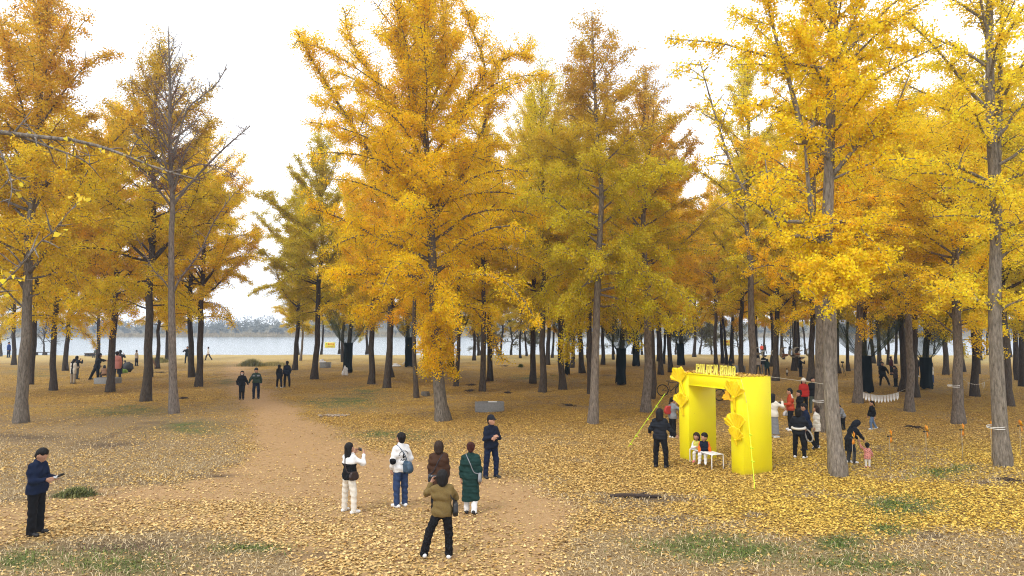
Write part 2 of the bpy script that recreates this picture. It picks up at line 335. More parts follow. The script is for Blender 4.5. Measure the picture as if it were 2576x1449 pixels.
# far wood on the other bank: thousands of leaf clumps along the low hills, a single mass
rng = np.random.default_rng(5)
def far_wood():
    V, F3, var = [], [], []
    n = 1500; xsn = rng.uniform(-330, 420, n); yn = 366 + rng.random(n) ** 1.6 * 140
    hh = rng.uniform(3.0, 8.5, n) * (0.6 + .8 * fbm(xsn, yn, 35, 2)); hh *= np.where(yn < 374, .45, 1); zb = terrain_z(xsn, yn)
    k = 90; cx = np.repeat(xsn, k); cyy = np.repeat(yn, k); h = np.repeat(hh, k); z0 = np.repeat(zb, k)
    u = rng.normal(size=(n * k, 3)); u /= np.linalg.norm(u, axis=1, keepdims=True); rr = rng.random(n * k) ** .45
    c = np.stack([cx + u[:, 0] * rr * h * .48, cyy + u[:, 1] * rr * h * .48, z0 + h * .55 + u[:, 2] * rr * h * .5], 1)
    d1 = rng.normal(size=(n * k, 3)) * .42; d2 = rng.normal(size=(n * k, 3)) * .42
    V = np.stack([c, c + d1, c + d2], 1).reshape(-1, 3); F3 = np.arange(n * k * 3).reshape(-1, 3)
    va = np.repeat(rng.random(n), k) * .7 + rng.random(n * k) * .3
    return raw_mesh('far_wood', V, None, F3, attrs={'v': ('FACE', va)})
def scrub_mat(name, a, b):
    m = bpy.data.materials.new(name); m.use_nodes = True; nt = m.node_tree; p = nt.nodes['Principled BSDF']
    nt.links.new(mix_node(nt, attr_node(nt, 'v').outputs['Fac'], a, b), p.inputs['Base Color']); p.inputs['Roughness'].default_value = .85; p.inputs['Specular IOR Level'].default_value = .15
    return m
tag(link('far_wood', far_wood(), scrub_mat('far_scrub', (0.15, 0.155, 0.14), (0.25, 0.24, 0.20))), kind='stuff')
# pale reeds along the far waterline
n = 9000; x = rng.uniform(-340, 430, n); y = 357 + 6 * -np.sin(x * .02) + rng.random(n) * 9; h = rng.uniform(.7, 1.7, n); z = np.maximum(terrain_z(x, y), -1.5)
V = np.stack([np.stack([x - .35, y, z], 1), np.stack([x + .35, y, z], 1), np.stack([x + rng.normal(0, .3, n), y, z + h], 1)], 1).reshape(-1, 3)
tag(link('far_reeds', raw_mesh('far_reeds', V, None, np.arange(3 * n).reshape(-1, 3), attrs={'v': ('FACE', rng.random(n))}), scrub_mat('reed', (0.26, 0.2, 0.12), (0.45, 0.37, 0.24))), kind='stuff')

# fallen leaves near the camera, each one a small fan lying on the ground
def leaf_quads(c, size, ax, nrm, bend=.25):
    """fan leaves: stalk end, right lobe, notch, left lobe"""
    ax = ax / (np.linalg.norm(ax, axis=1, keepdims=True) + 1e-9); nrm = nrm - ax * (nrm * ax).sum(1, keepdims=True); nrm /= np.linalg.norm(nrm, axis=1, keepdims=True) + 1e-9
    sd = np.cross(nrm, ax); s = size[:, None]
    V = np.stack([c, c + s * (.58 * sd + .72 * ax + bend * .5 * nrm), c + s * (.95 * ax - bend * .2 * nrm), c + s * (-.58 * sd + .72 * ax + bend * .5 * nrm)], 1)
    return V.reshape(-1, 3), np.arange(len(c) * 4).reshape(-1, 4)
def fallen():
    n = 420000; d = np.sqrt(rng.uniform(10.4 ** 2, 34 ** 2, n)); x = rng.uniform(-1, 1, n) * d * .80
    z = zones(x, d); cov = z['cover'] * (1 - .85 * ss(20, 34, d))
    k = rng.random(n) < cov * .60 + .008 * (d < 22)
    x, d = x[k], d[k]; zl, zp = z['lemon'][k], z['pale'][k]
    n = 330000; d2 = np.sqrt(rng.uniform(28 ** 2, 62 ** 2, n)); x2 = rng.uniform(-1, 1, n) * d2 * .80; z2 = zones(x2, d2); k = rng.random(n) < z2['cover'] * .55 * ss(26, 34, d2) * ss(.30, .65, fbm(x2, d2, 1.2, 51))
    x, d, zl, zp = np.concatenate([x, x2[k]]), np.concatenate([d, d2[k]]), np.concatenate([zl, z2['lemon'][k]]), np.concatenate([zp, z2['pale'][k]]); m = len(x); ang = rng.uniform(0, 2 * np.pi, m)
    c = np.stack([x, d, terrain_z(x, d) + .012 + rng.random(m) * .022], 1)
    ax = np.stack([np.cos(ang), np.sin(ang), rng.normal(0, .22, m)], 1); nr = np.stack([rng.normal(0, .3, m), rng.normal(0, .3, m), np.ones(m)], 1)
    V, F4 = leaf_quads(c, rng.uniform(.036, .070, m), ax, nr)
    return raw_mesh('fallen_leaves', V, F4, attrs={'v': ('FACE', rng.random(m)), 'lemon': ('FACE', zl), 'pale': ('FACE', zp)})
def fallen_mat():
    m = bpy.data.materials.new('fallen_leaf'); m.use_nodes = True; nt = m.node_tree; p = nt.nodes['Principled BSDF']
    v = attr_node(nt, 'v').outputs['Fac']; cr = N(nt, 'ShaderNodeValToRGB'); nt.links.new(v, cr.inputs['Fac']); e = cr.color_ramp.elements
    e[0].position = 0; e[0].color = (0.20, 0.10, 0.03, 1); e[1].position = 1; e[1].color = (0.68, 0.43, 0.11, 1)
    for pos, col in ((.12, (0.34, 0.19, 0.04, 1)), (.3, (0.42, 0.24, 0.05, 1)), (.6, (0.60, 0.37, 0.06, 1))): q = e.new(pos); q.color = col
    pl = mix_node(nt, v, (0.42, 0.235, 0.06), (0.82, 0.58, 0.25)); le = mix_node(nt, v, (0.46, 0.27, 0.035), (0.84, 0.59, 0.11))
    c = mix_node(nt, attr_node(nt, 'lemon').outputs['Fac'], cr.outputs[0], le); c = mix_node(nt, attr_node(nt, 'pale').outputs['Fac'], c, pl)
    nt.links.new(c, p.inputs['Base Color']); p.inputs['Roughness'].default_value = .75; p.inputs['Specular IOR Level'].default_value = .25
    return m
tag(link('fallen_leaves', fallen(), fallen_mat()), kind='stuff')
# dry and green grass blades
def blades(n, want, hmin, hmax, seed):
    r = np.random.default_rng(seed); d = np.sqrt(r.uniform(10.4 ** 2, 30 ** 2, n)); x = r.uniform(-1, 1, n) * d * .80
    z = zones(x, d); k = r.random(n) < want(z, x, d); x, d = x[k], d[k]; m = len(x); b = np.stack([x, d, terrain_z(x, d) - .005], 1)
    a = r.uniform(0, 2 * np.pi, m); lean = np.stack([np.cos(a), np.sin(a), np.zeros(m)], 1); h = r.uniform(hmin, hmax, m)[:, None]; wv = np.stack([-np.sin(a), np.cos(a), np.zeros(m)], 1) * .006
    fl = r.uniform(.3, 1.6, m)[:, None]; mid = b + lean * h * .35 * fl + np.array([0, 0, .6]) * h / (1 + .5 * fl); tip = b + lean * h * fl + np.array([0, 0, .75]) * h / (1 + fl)
    V = np.stack([b - wv, b + wv, mid + wv * .8, mid - wv * .8, tip], 1).reshape(-1, 3); o = np.arange(m) * 5
    return raw_mesh('grass', V, np.stack([o, o + 1, o + 2, o + 3], 1), np.stack([o + 3, o + 2, o + 4], 1), attrs={'v': ('FACE', np.tile(r.random(m), 2))})
dry = blades(230000, lambda z, x, d: np.clip((1 - z['cover']) * (1 - z['path']) * .8 - .1, 0, 1) * (1 - z['green'] * .7) * (1 - ss(17, 30, d)), .04, .16, 3)
tag(link('dry_grass', dry, scrub_mat('dry_blade', (0.24, 0.17, 0.08), (0.72, 0.58, 0.36))), kind='stuff')
grn = blades(260000, lambda z, x, d: z['green'] * (1 - ss(18, 30, d)), .05, .16, 4)
tag(link('green_grass', grn, scrub_mat('green_blade', (0.05, 0.085, 0.015), (0.20, 0.26, 0.06))), kind='stuff')
# ------------------------------------------------------------------ trees
def leaf_material():
    m = bpy.data.materials.new('ginkgo_leaf'); m.use_nodes = True; nt = m.node_tree; nt.nodes.clear(); Lk = nt.links.new
    oi = N(nt, 'ShaderNodeObjectInfo'); v = attr_node(nt, 'v').outputs['Fac']; h = attr_node(nt, 'h').outputs['Fac']
    tip = attr_node(nt, 'tip_color', 'OBJECT').outputs['Color']; lo = attr_node(nt, 'tip_low', 'OBJECT').outputs['Fac']; hi = attr_node(nt, 'tip_high', 'OBJECT').outputs['Fac']
    t = N(nt, 'ShaderNodeMapRange'); t.interpolation_type = 'SMOOTHSTEP'
    Lk(math_node(nt, 'ADD', h, math_node(nt, 'MULTIPLY_ADD', v, .16, -.08)), t.inputs[0]); Lk(lo, t.inputs[1]); Lk(hi, t.inputs[2])
    c = mix_node(nt, t.outputs[0], oi.outputs['Color'], tip)
    hs = N(nt, 'ShaderNodeHueSaturation'); Lk(c, hs.inputs['Color'])
    Lk(math_node(nt, 'MULTIPLY_ADD', v, .045, .478), hs.inputs['Hue']); Lk(math_node(nt, 'MULTIPLY_ADD', attr_node(nt, 'u').outputs['Fac'], .62, .72), hs.inputs['Value'])
    d = N(nt, 'ShaderNodeBsdfPrincipled', Roughness=.6); d.inputs['Specular IOR Level'].default_value = .1; Lk(hs.outputs[0], d.inputs['Base Color'])
    tr = N(nt, 'ShaderNodeBsdfTranslucent'); Lk(hs.outputs[0], tr.inputs['Color']); ms = N(nt, 'ShaderNodeMixShader'); ms.inputs[0].default_value = .50
    Lk(d.outputs[0], ms.inputs[1]); Lk(tr.outputs[0], ms.inputs[2]); o = N(nt, 'ShaderNodeOutputMaterial'); Lk(ms.outputs[0], o.inputs[0]); return m
def bark_material():
    m = bpy.data.materials.new('ginkgo_bark'); m.use_nodes = True; nt = m.node_tree; p = nt.nodes['Principled BSDF']; Lk = nt.links.new
    tc = N(nt, 'ShaderNodeTexCoord'); mp = N(nt, 'ShaderNodeMapping'); mp.inputs['Scale'].default_value = (1, 1, .22); Lk(tc.outputs['Object'], mp.inputs[0])
    a = N(nt, 'ShaderNodeTexNoise', Scale=20.0, Detail=6.0, Roughness=.7); Lk(mp.outputs[0], a.inputs[0]); b = N(nt, 'ShaderNodeTexNoise', Scale=1.6, Detail=3.0); Lk(tc.outputs['Object'], b.inputs[0])
    vo = N(nt, 'ShaderNodeTexVoronoi', Scale=13.0); vo.feature = 'DISTANCE_TO_EDGE'; Lk(mp.outputs[0], vo.inputs['Vector'])
    cr = N(nt, 'ShaderNodeValToRGB'); cr.color_ramp.elements[0].position = .32; cr.color_ramp.elements[1].position = .68
    cr.color_ramp.elements[0].color = (.038, .031, .025, 1); cr.color_ramp.elements[1].color = (.215, .192, .165, 1); Lk(a.outputs['Fac'], cr.inputs[0])
    oi = N(nt, 'ShaderNodeObjectInfo'); c = mix_node(nt, math_node(nt, 'MULTIPLY', b.outputs['Fac'], .35), cr.outputs[0], (.11, .10, .075))
    vm = N(nt, 'ShaderNodeVectorMath', operation='MULTIPLY'); Lk(c, vm.inputs[0]); Lk(oi.outputs['Color'], vm.inputs[1]); Lk(vm.outputs[0], p.inputs['Base Color'])
    p.inputs['Roughness'].default_value = .92; p.inputs['Specular IOR Level'].default_value = .15
    bp = N(nt, 'ShaderNodeBump', Strength=.8, Distance=.03); Lk(math_node(nt, 'MULTIPLY_ADD', vo.outputs['Distance'], 1.2, a.outputs['Fac']), bp.inputs['Height']); Lk(bp.outputs[0], p.inputs['Normal']); return m
LEAF, BARK = leaf_material(), bark_material()

def make_tree(seed, H=19, r0=.28, hb=5.0, Rc=3.4, nprim=46, lean=(0, 0), nleaf=30000, leaf=.09, el=(-.05, 1.0), droop=.25, limbs=(), prof=None, trunk=None, leafgap=None,
              tw=.28, sec_len=.8, scars=0, low_tuft=0, spread=.135, epi=0, limb_leaf=1.0, top_r=.02, nlead=0, elp=.6, inner=.2):
    """trunk with limbs, and a crown of fan leaves set in tufts along every twig. limbs: (points, base radius, leafy) in tree space"""
    rg = np.random.default_rng(seed); wood = MB(); spur, wt, sdir = [], [], []
    prof = prof or (lambda t: (0.6 + 1.45 * t) if t < .28 else (1.0 - ((t - .28) / .72) ** 1.5 * .80))
    if trunk is None:
        z = np.linspace(0, H, 22); wob = np.cumsum(rg.normal(0, .045, (22, 2)), 0); wob -= wob[0]
        P = np.stack([lean[0] * (z / H) ** 1.3 * H + wob[:, 0], lean[1] * (z / H) * H + wob[:, 1], z], 1)
    else: P = smooth_path(trunk, 24); z = P[:, 2]
    tz = P[:, 2] / max(P[-1, 2], .1); rad = np.maximum(r0 * (1 - tz) ** .85 * .86 + top_r, .012) + r0 * .40 * np.exp(-P[:, 2] / .45)
    zz = np.concatenate([[-.15, .0, .25, .6], z[1:]]);
    pz = np.interp(zz, z, P[:, 2]); px_, py_ = np.interp(zz, z, P[:, 0]), np.interp(zz, z, P[:, 1]); TP = np.stack([px_, py_, zz], 1); TR = np.interp(zz, z, rad); TR[0] = TR[1] = r0 * 1.32
    V, F, T = tube_arrays(TP, TR, 14, True)
    th = np.arange(14) * 2 * math.pi / 14; fl = 1 + .13 * np.sin(th * 3 + rg.random() * 6) + .08 * np.sin(th * 5 + rg.random() * 6)   # root flare
    for i in range(4): c = TP[i]; V[i * 14:(i + 1) * 14] = c + (V[i * 14:(i + 1) * 14] - c) * (1 + (fl[:, None] - 1) * (1 - i / 4.5))
    wood.add(V, F, T)
    leaders = [(P, rad, 1.0, hb)]
    for lb in limbs:
        Q = smooth_path(lb[0], 12); rr = lb[1] * (1 - np.linspace(0, 1, 12) * .88) + .006; wood.tube(Q, rr, 7)
        leaders.append((Q, rr, lb[2] if len(lb) > 2 else 1.0, -9))
    for k in range(nlead):   # a few strong limbs that rise beside the trunk
        zt = H * (.26 + .36 * (k + rg.random()) / nlead); i = min(max(np.searchsorted(P[:, 2], zt), 1), len(P) - 1); p = P[i]; az = k * 2.4 + rg.uniform(0, 1.5); ln = Rc * rg.uniform(.95, 1.3); d = dirv(az, rg.uniform(.35, .7)); W = [p]
        for q in range(5): d = unit(d + [0, 0, .13] + rg.normal(0, .08, 3)); W.append(W[-1] + d * ln / 5)
        Q = smooth_path(W, 10); rr = min(rad[i] * .5, .1) * (1 - np.linspace(0, 1, 10) * .88) + .006; wood.tube(Q, rr, 6); leaders.append((Q, rr, 1.0, -9))
    def add_spurs(Q, s0, dens, gap=.13):
        if dens <= 0: return
        ln = np.linalg.norm(np.diff(Q, axis=0), axis=1); cum = np.concatenate([[0], np.cumsum(ln)]); tot = cum[-1]
        k = max(1, int(tot * (1 - s0) / gap)); t = s0 * tot + rg.random(k) * tot * (1 - s0)
        spur.append(np.stack([np.interp(t, cum, Q[:, i]) for i in range(3)], 1)); wt.append(np.full(k, dens))
    def twigs(Q, rr, s0, dens, L, drp):
        n = max(2, int(L * (1 - s0) / tw)); side = rg.choice([-1, 1])
        for i in range(n):
            s = s0 + (1 - s0) * (i + rg.random()) / n; f = s * (len(Q) - 1); a = min(int(f), len(Q) - 2); p = Q[a] + (Q[a + 1] - Q[a]) * (f - a); d = unit(Q[a + 1] - Q[a]); side = -side
            hz = np.cross(d, [0, 0, 1]); hz = unit(hz) if np.linalg.norm(hz) > .2 else dirv(rg.uniform(0, 6.28), 0)
            upv = np.cross(hz, d); q = rg.uniform(-1.2, 1.2); sdv = hz * side * math.cos(q) + upv * math.sin(q)
            ln = sec_len * rg.uniform(.35, 1.15) * (1.15 - .6 * s); d2 = unit(d * .55 + sdv * .9); W = [p]
            for k in range(3): d2 = unit(d2 + np.array([0, 0, -drp * .55 * ln]) + rg.normal(0, .12, 3)); W.append(W[-1] + d2 * ln / 3)
            W = np.array(W); wood.tube(W, np.array([.011, .008, .006, .003]) * (1 + .25 * L), 3, False); add_spurs(W, .05, dens)
    gap = leafgap or (lambda t, rg: (1.0 if t < .55 else 1.0 - (t - .55) * 1.55) * rg.uniform(.45, 1.3))
    for li, (Q, rr, dens, zmin) in enumerate(leaders):
        if li == 0: n = nprim
        else: n = int(max(3, np.linalg.norm(np.diff(Q, axis=0), axis=1).sum() * 1.15))
        az0 = rg.uniform(0, 6.28)
        for k in range(n):
            u = (k + rg.random() * .9) / n
            if li == 0: zt = hb + (H * .985 - hb) * u ** .92; i = np.searchsorted(Q[:, 2], zt); i = min(max(i, 1), len(Q) - 1); f = (zt - Q[i - 1, 2]) / (Q[i, 2] - Q[i - 1, 2] + 1e-6); p = Q[i - 1] + (Q[i] - Q[i - 1]) * f; t = u; rb = rr[i]
            else: s = .18 + .8 * u; f = s * (len(Q) - 1); a = min(int(f), len(Q) - 2); p = Q[a] + (Q[a + 1] - Q[a]) * (f - a); t = (p[2] - hb) / (H - hb); rb = rr[a]
            t = min(max(t, 0), 1); Ln = Rc * prof(t) * rg.uniform(.55, 1.25) if li == 0 else min(Rc * .42, 1.9) * rg.uniform(.5, 1.1) * (1.1 - .5 * u)
            if Ln < .25: Ln = .25
            az = az0 + k * 2.39996 + rg.normal(0, .25); e = el[0] + (el[1] - el[0]) * t ** elp + rg.normal(0, .22)
            if li > 0: e = rg.uniform(-.1, 1.0)
            W = [p]; d = dirv(az, e); m = 6
            for q in range(m):
                d = unit(d + np.array([0, 0, (-droop * (1 - t) if q > 1 else .10) + .08 * t]) + rg.normal(0, .08, 3)); W.append(W[-1] + d * Ln / m)
            W = np.array(W); rbb = min(rb * .45, .012 + .011 * Ln); wood.tube(W, rbb * (1 - np.linspace(0, 1, m + 1) * .85) + .004, 5, False)
            g = gap(t, rg) * dens
            add_spurs(W, inner, g); twigs(W, None, inner, g, Ln, droop * 1.6 * (1 - t) + .05)
        if li > 0: add_spurs(Q, .25, dens); twigs(Q, None, .2, dens, np.linalg.norm(np.diff(Q, axis=0), axis=1).sum(), .15)
    add_spurs(P[P[:, 2] > H * .6], 0, gap(.9, rg))
    for k in range(epi):   # leafy shoots straight off the trunk
        zt = rg.uniform(2.0, hb + .5) if rg.random() < .6 else rg.uniform(2.6, 4.6); i = min(max(np.searchsorted(P[:, 2], zt), 1), len(P) - 1); f = (zt - P[i - 1, 2]) / (P[i, 2] - P[i - 1, 2] + 1e-6); p = P[i - 1] + (P[i] - P[i - 1]) * f
        az = rg.uniform(0, 6.28); W = np.array([p, p + dirv(az, .4) * .45, p + dirv(az, -.1) * .8 + [0, 0, -.1]]); wood.tube(W, [.02, .012, .005], 4, False); add_spurs(W, .3, 1.0, .07)
    tm = wood.mesh('trunk', True)
    S = np.concatenate(spur) if spur else np.zeros((0, 3)); Wt = np.concatenate(wt) if wt else np.zeros(0)
    if nleaf <= 0 or len(S) == 0: return tm, None
    # leaf clumps: shoot positions carry random weights so that tufts and gaps appear
    Wt = Wt * rg.gamma(3.5, 1, len(S)); pk = rg.choice(len(S), nleaf, p=Wt / Wt.sum()); sv = rg.random(len(S))
    c = S[pk] + rg.normal(0, spread, (nleaf, 3)) * [1, 1, .9]; ax = rg.normal(0, 1, (nleaf, 3)) + [0, 0, -.55]
    cen = np.stack([np.interp(c[:, 2], P[:, 2], P[:, 0]), np.interp(c[:, 2], P[:, 2], P[:, 1])], 1); ow = c[:, :2] - cen; ow /= np.linalg.norm(ow, axis=1, keepdims=True) + .3
    nr = rg.normal(0, .7, (nleaf, 3)); nr[:, :2] += ow * .5; nr[:, 2] += .55
    V, F4 = leaf_quads(c, leaf * rg.uniform(.7, 1.25, nleaf), ax, nr)
    cm = raw_mesh('crown', V, F4, attrs={'v': ('FACE', .6 * sv[pk] + .4 * rg.random(nleaf)), 'u': ('FACE', .45 * sv[(pk * 7) % len(S)] + .55 * rg.random(nleaf)), 'h': ('FACE', c[:, 2] / H)})
    return tm, cm

def place_tree(meshes, pos, rz, sc, col, label, group=None, bark=(1, 1, 1), tip=None, tl=2.0, th=3.0, name='ginkgo_tree'):
    tm, cm = meshes
    e = empty(name, pos, rz, label, 'tree', group); e.scale = (sc[0], sc[0], sc[1])
    t = link('trunk', tm, BARK, e); t.color = (*bark, 1)
    if cm:
        c = link('crown', cm, LEAF, e); q = col[1] / col[0]; r = min(.92, col[0] * 1.25); q2 = .64 + (q - .44) * .9 if q < .55 else .739 + (q - .55) * .15 if q < .70 else .80; col = [r, r * q2, col[2] * .8] if col[0] > .35 else list(col); tip = [min(.9, tip[0] * 1.42), min(.7, tip[1] * 2.1), tip[2] * 1.0] if tip else col
        c.color = (*col, 1); c['tip_color'] = [float(q) for q in tip]; c['tip_low'] = float(tl); c['tip_high'] = float(th)
    return e

def limb(base, pts, Y0, slope=0.0, flip=1):
    """points read off the photograph, set at the tree's own distance; slope carries the limb towards or away from the viewer"""
    o = []
    for k, (x, y) in enumerate(pts):
        Y = Y0 + slope * k; o.append(atd(x, y, Y) - base)
    return o
ORANGE, GOLD, LEMON, LIME, RUST, AMBER = (.70, .355, .018), (.70, .40, .022), (.74, .50, .030), (.56, .42, .026), (.42, .19, .05), (.60, .32, .02)
GRP = 'ginkgo trees of the riverside grove'

# --- the hero trees
b = ground(1113, 1058); Y = b[1]
A = make_tree(101, H=19.6, r0=.30, hb=5.0, Rc=6.1, nprim=66, nleaf=255839, leaf=0.068, el=(-.25, 1.2), droop=.32, epi=64, inner=.08, tw=.24, sec_len=1.0,
    prof=lambda t: .98 if t < .5 else .98 - (t - .5) * .75,
    trunk=[(0, 0, 0), atd(1102, 940, Y) - b, atd(1094, 800, Y) - b, atd(1085, 600, Y) - b, atd(1079, 450, Y) - b, atd(1068, 290, Y) - b, atd(1064, 100, Y) - b, atd(1066, -40, Y) - b],
    limbs=[(limb(b, [(1085, 520), (1020, 460), (947, 408), (895, 330), (843, 248), (793, 165), (744, 77)], Y, -.25), .13),
           (limb(b, [(1080, 430), (1030, 350), (975, 270), (931, 182), (880, 100), (868, 30)], Y, .3), .11),
           (limb(b, [(1084, 470), (1102, 380), (1146, 314), (1190, 230), (1223, 170), (1180, 60), (1175, 25)], Y, -.3), .12),
           (limb(b, [(1086, 560), (1130, 490), (1184, 408), (1225, 290), (1245, 171), (1300, 135), (1333, 149)], Y, .1), .11),
           (limb(b, [(1090, 660), (1030, 630), (970, 606), (848, 545), (777, 523)], Y, -.5), .10),
           (limb(b, [(1088, 700), (980, 690), (900, 690), (830, 690)], Y, -.6), .08),
           (limb(b, [(1090, 690), (1160, 640), (1240, 600), (1300, 600)], Y, -.4), .09),
           (limb(b, [(1075, 380), (1040, 230), (1000, 110), (1020, 20)], Y, -.6), .09),
           (limb(b, [(1070, 300), (1110, 190), (1120, 80), (1110, -10)], Y, .4), .08),
           (limb(b, [(1086, 560), (1060, 480), (1000, 420), (960, 330)], Y, -1.1), .10),
           (limb(b, [(1086, 540), (1110, 480), (1130, 400), (1150, 330)], Y, -1.0), .10)])
place_tree(A, b + [0, 0, gz(b[0], b[1])], 0, (1, 1), ORANGE, 'tall orange-gold central ginkgo, broad spiky crown, leafy shoots down its trunk', GRP, (1.15, 1.1, 1.05), tip=(.68, .30, .016), tl=.4, th=.8)

b = ground(2108, 1196); Y = b[1]
Bt = make_tree(102, H=17.5, r0=.185, hb=8.3, Rc=4.0, nprim=44, nleaf=74880, leaf=0.068, el=(.0, 1.05), droop=.2, tw=.26, sec_len=.8, top_r=.05, spread=.10,
    trunk=[(0, 0, 0), atd(2090, 980, Y) - b, atd(2088, 799, Y) - b, atd(2080, 640, Y) - b, atd(2085, 450, Y) - b, atd(2090, 276, Y) - b, atd(2096, 55, Y) - b, atd(2100, -200, Y) - b, atd(2100, -420, Y) - b],
    limbs=[(limb(b, [(2072, 625), (2060, 590), (2043, 546), (2032, 450), (2024, 358)], Y, -.15), .14, .12),
           (limb(b, [(2024, 358), (1990, 220), (1957, 110), (1935, 28), (1920, -60)], Y - .6, -.2), .075),
           (limb(b, [(2024, 358), (2050, 300), (2073, 231), (2112, 138), (2161, 16), (2180, -80)], Y - .6, -.1), .07),
           (limb(b, [(2070, 615), (2054, 604), (2018, 593), (1974, 590), (1945, 540), (1935, 485), (1925, 400)], Y, -.3), .06, .5),
           (limb(b, [(2045, 552), (1985, 557), (1919, 524), (1852, 446), (1812, 330), (1785, 240), (1760, 150)], Y - .3, -.15), .055, .22),
           (limb(b, [(2090, 445), (2115, 415), (2150, 375), (2185, 353), (2240, 300), (2290, 180)], Y, -.2), .075),
           (limb(b, [(2088, 560), (2140, 560), (2200, 610), (2240, 680)], Y, -.5), .05, 1.5),
           (limb(b, [(2086, 640), (2120, 660), (2150, 690), (2160, 730)], Y, -.5), .045, 2.2),
           (limb(b, [(2080, 640), (2050, 680), (2030, 730)], Y, -.7), .04, 2.0), (limb(b, [(2086, 660), (2110, 690), (2110, 760)], Y, -.9), .04, 2.0)])
place_tree(Bt, b + [0, 0, gz(b[0], b[1])], 0, (1, 1), LEMON, 'big grey forked ginkgo with lemon-yellow leaves standing right of the yellow arch', GRP, (1.75, 1.7, 1.7))

b = ground(2522, 1176); Y = b[1]
Ct = make_tree(103, H=17.2, r0=.182, hb=6.5, Rc=3.6, nprim=38, nleaf=35100, leaf=0.068, el=(-.05, 1.1), droop=.18, tw=.28, sec_len=.8, top_r=.05, spread=.10,
    trunk=[(0, 0, 0), atd(2509, 950, Y) - b, atd(2502, 760, Y) - b, atd(2506, 600, Y) - b, atd(2503, 485, Y) - b, atd(2493, 330, Y) - b, atd(2490, 150, Y) - b, atd(2489, -40, Y) - b, atd(2489, -350, Y) - b],
    limbs=[(limb(b, [(2505, 490), (2511, 400), (2516, 250), (2517, 165), (2522, 0), (2530, -120)], Y, .15), .11, .8),
           (limb(b, [(2503, 483), (2487, 477), (2404, 449), (2345, 440), (2294, 441)], Y, -.3), .055, .9),
           (limb(b, [(2494, 350), (2476, 336), (2420, 298), (2354, 270)], Y, -.3), .05, .9),
           (limb(b, [(2505, 560), (2487, 554), (2420, 546), (2338, 551)], Y, -.2), .05, .8),
           (limb(b, [(2500, 775), (2450, 757), (2404, 744), (2360, 730)], Y, -.4), .05, 1.6),
           (limb(b, [(2508, 480), (2540, 455), (2580, 441), (2640, 420)], Y, -.2), .05, .8),
           (limb(b, [(2510, 590), (2540, 575), (2580, 560), (2650, 550)], Y, -.2), .05, .8),
           (limb(b, [(2510, 660), (2540, 635), (2580, 618), (2650, 600)], Y, -.2), .05, .8),
           (limb(b, [(2500, 800), (2540, 770), (2590, 755)], Y, -.2), .05, .8)])
place_tree(Ct, b + [0, 0, gz(b[0], b[1])], 0, (1, 1), (.74, .52, .05), 'rightmost grey ginkgo, sparse yellow crown and a white string tied round its trunk', GRP, (1.6, 1.55, 1.5))

b = ground(437, 1040); Y = b[1]
Dt = make_tree(104, H=18.6, r0=.21, hb=9.4, Rc=2.6, nprim=54, tw=.16, nleaf=4675, leaf=0.051, el=(.35, 1.0), droop=.12, sec_len=.7, spread=.06, top_r=.02,
    leafgap=lambda t, rg: .05 if t > .72 else (1.4 if rg.random() < .55 else .2),
    trunk=[(0, 0, 0), atd(432, 800, Y) - b, atd(431, 600, Y) - b, atd(434, 519, Y) - b, atd(428, 370, Y) - b, atd(427, 200, Y) - b, atd(423, 66, Y) - b],
    limbs=[(limb(b, [(436, 515), (476, 466), (540, 397), (598, 344), (630, 318)], Y, -.2), .07, .35),
           (limb(b, [(432, 420), (466, 286), (508, 243), (545, 212), (569, 169)], Y, .25), .05, .06),
           (limb(b, [(430, 518), (400, 480), (370, 445), (318, 397)], Y, -.3), .06, .7),
           (limb(b, [(428, 455), (392, 392), (344, 339), (320, 300)], Y, .2), .05, .9),
           (limb(b, [(428, 380), (395, 330), (360, 290)], Y, -.3), .045, 1.2), (limb(b, [(430, 480), (418, 420), (400, 350), (385, 260)], Y, -.5), .05, .6),
           (limb(b, [(436, 490), (452, 430), (468, 380), (500, 330)], Y, -.5), .05, .8), (limb(b, [(440, 440), (500, 415), (560, 425), (605, 455)], Y, -.4), .03, .9),
           (limb(b, [(436, 738), (455, 700), (503, 635), (540, 556), (593, 482)], Y, -.2), .055, .03),
           (limb(b, [(432, 736), (410, 705), (381, 672), (339, 587)], Y, .2), .035, .03)])
place_tree(Dt, b + [0, 0, gz(b[0], b[1])], 0, (1, 1), (.22, .105, .06), 'almost bare grey ginkgo with a long trunk scar and withered brown leaves', GRP, (1.6, 1.5, 1.5))

b = ground(1493, 1066); Y = b[1]
Et = make_tree(105, H=17.8, r0=.20, hb=4.9, Rc=4.3, nprim=50, nleaf=106470, leaf=0.070, el=(-.3, .75), droop=.38, tw=.25, sec_len=.95,
    prof=lambda t: .95 + .3 * t if t < .3 else max(.1, 1.05 - (t - .3) * 1.38),
    trunk=[(0, 0, 0), atd(1499, 850, Y) - b, atd(1506, 650, Y) - b, atd(1513, 500, Y) - b, atd(1507, 400, Y) - b, atd(1500, 300, Y) - b, atd(1493, 150, Y) - b, atd(1489, 30, Y) - b],
    limbs=[(limb(b, [(1510, 660), (1560, 620), (1620, 615), (1680, 640)], Y, -.3), .06), (limb(b, [(1503, 700), (1440, 740), (1410, 790)], Y, -.5), .05), (limb(b, [(1500, 430), (1430, 390), (1360, 350)], Y, .1), .05), (limb(b, [(1500, 290), (1460, 250), (1420, 230)], Y, .1), .04),
           (limb(b, [(1506, 740), (1580, 760), (1660, 790), (1690, 830)], Y, -.4), .05), (limb(b, [(1503, 640), (1430, 640), (1380, 680)], Y, .3), .05)])
place_tree(Et, b + [0, 0, gz(b[0], b[1])], 0, (1, 1), (.52, .42, .028), 'yellow-green ginkgo with a rusty brown spire and a slim grey trunk, left of the arch', GRP, (1.5, 1.4, 1.35), tip=(.44, .19, .05), tl=.58, th=.82)

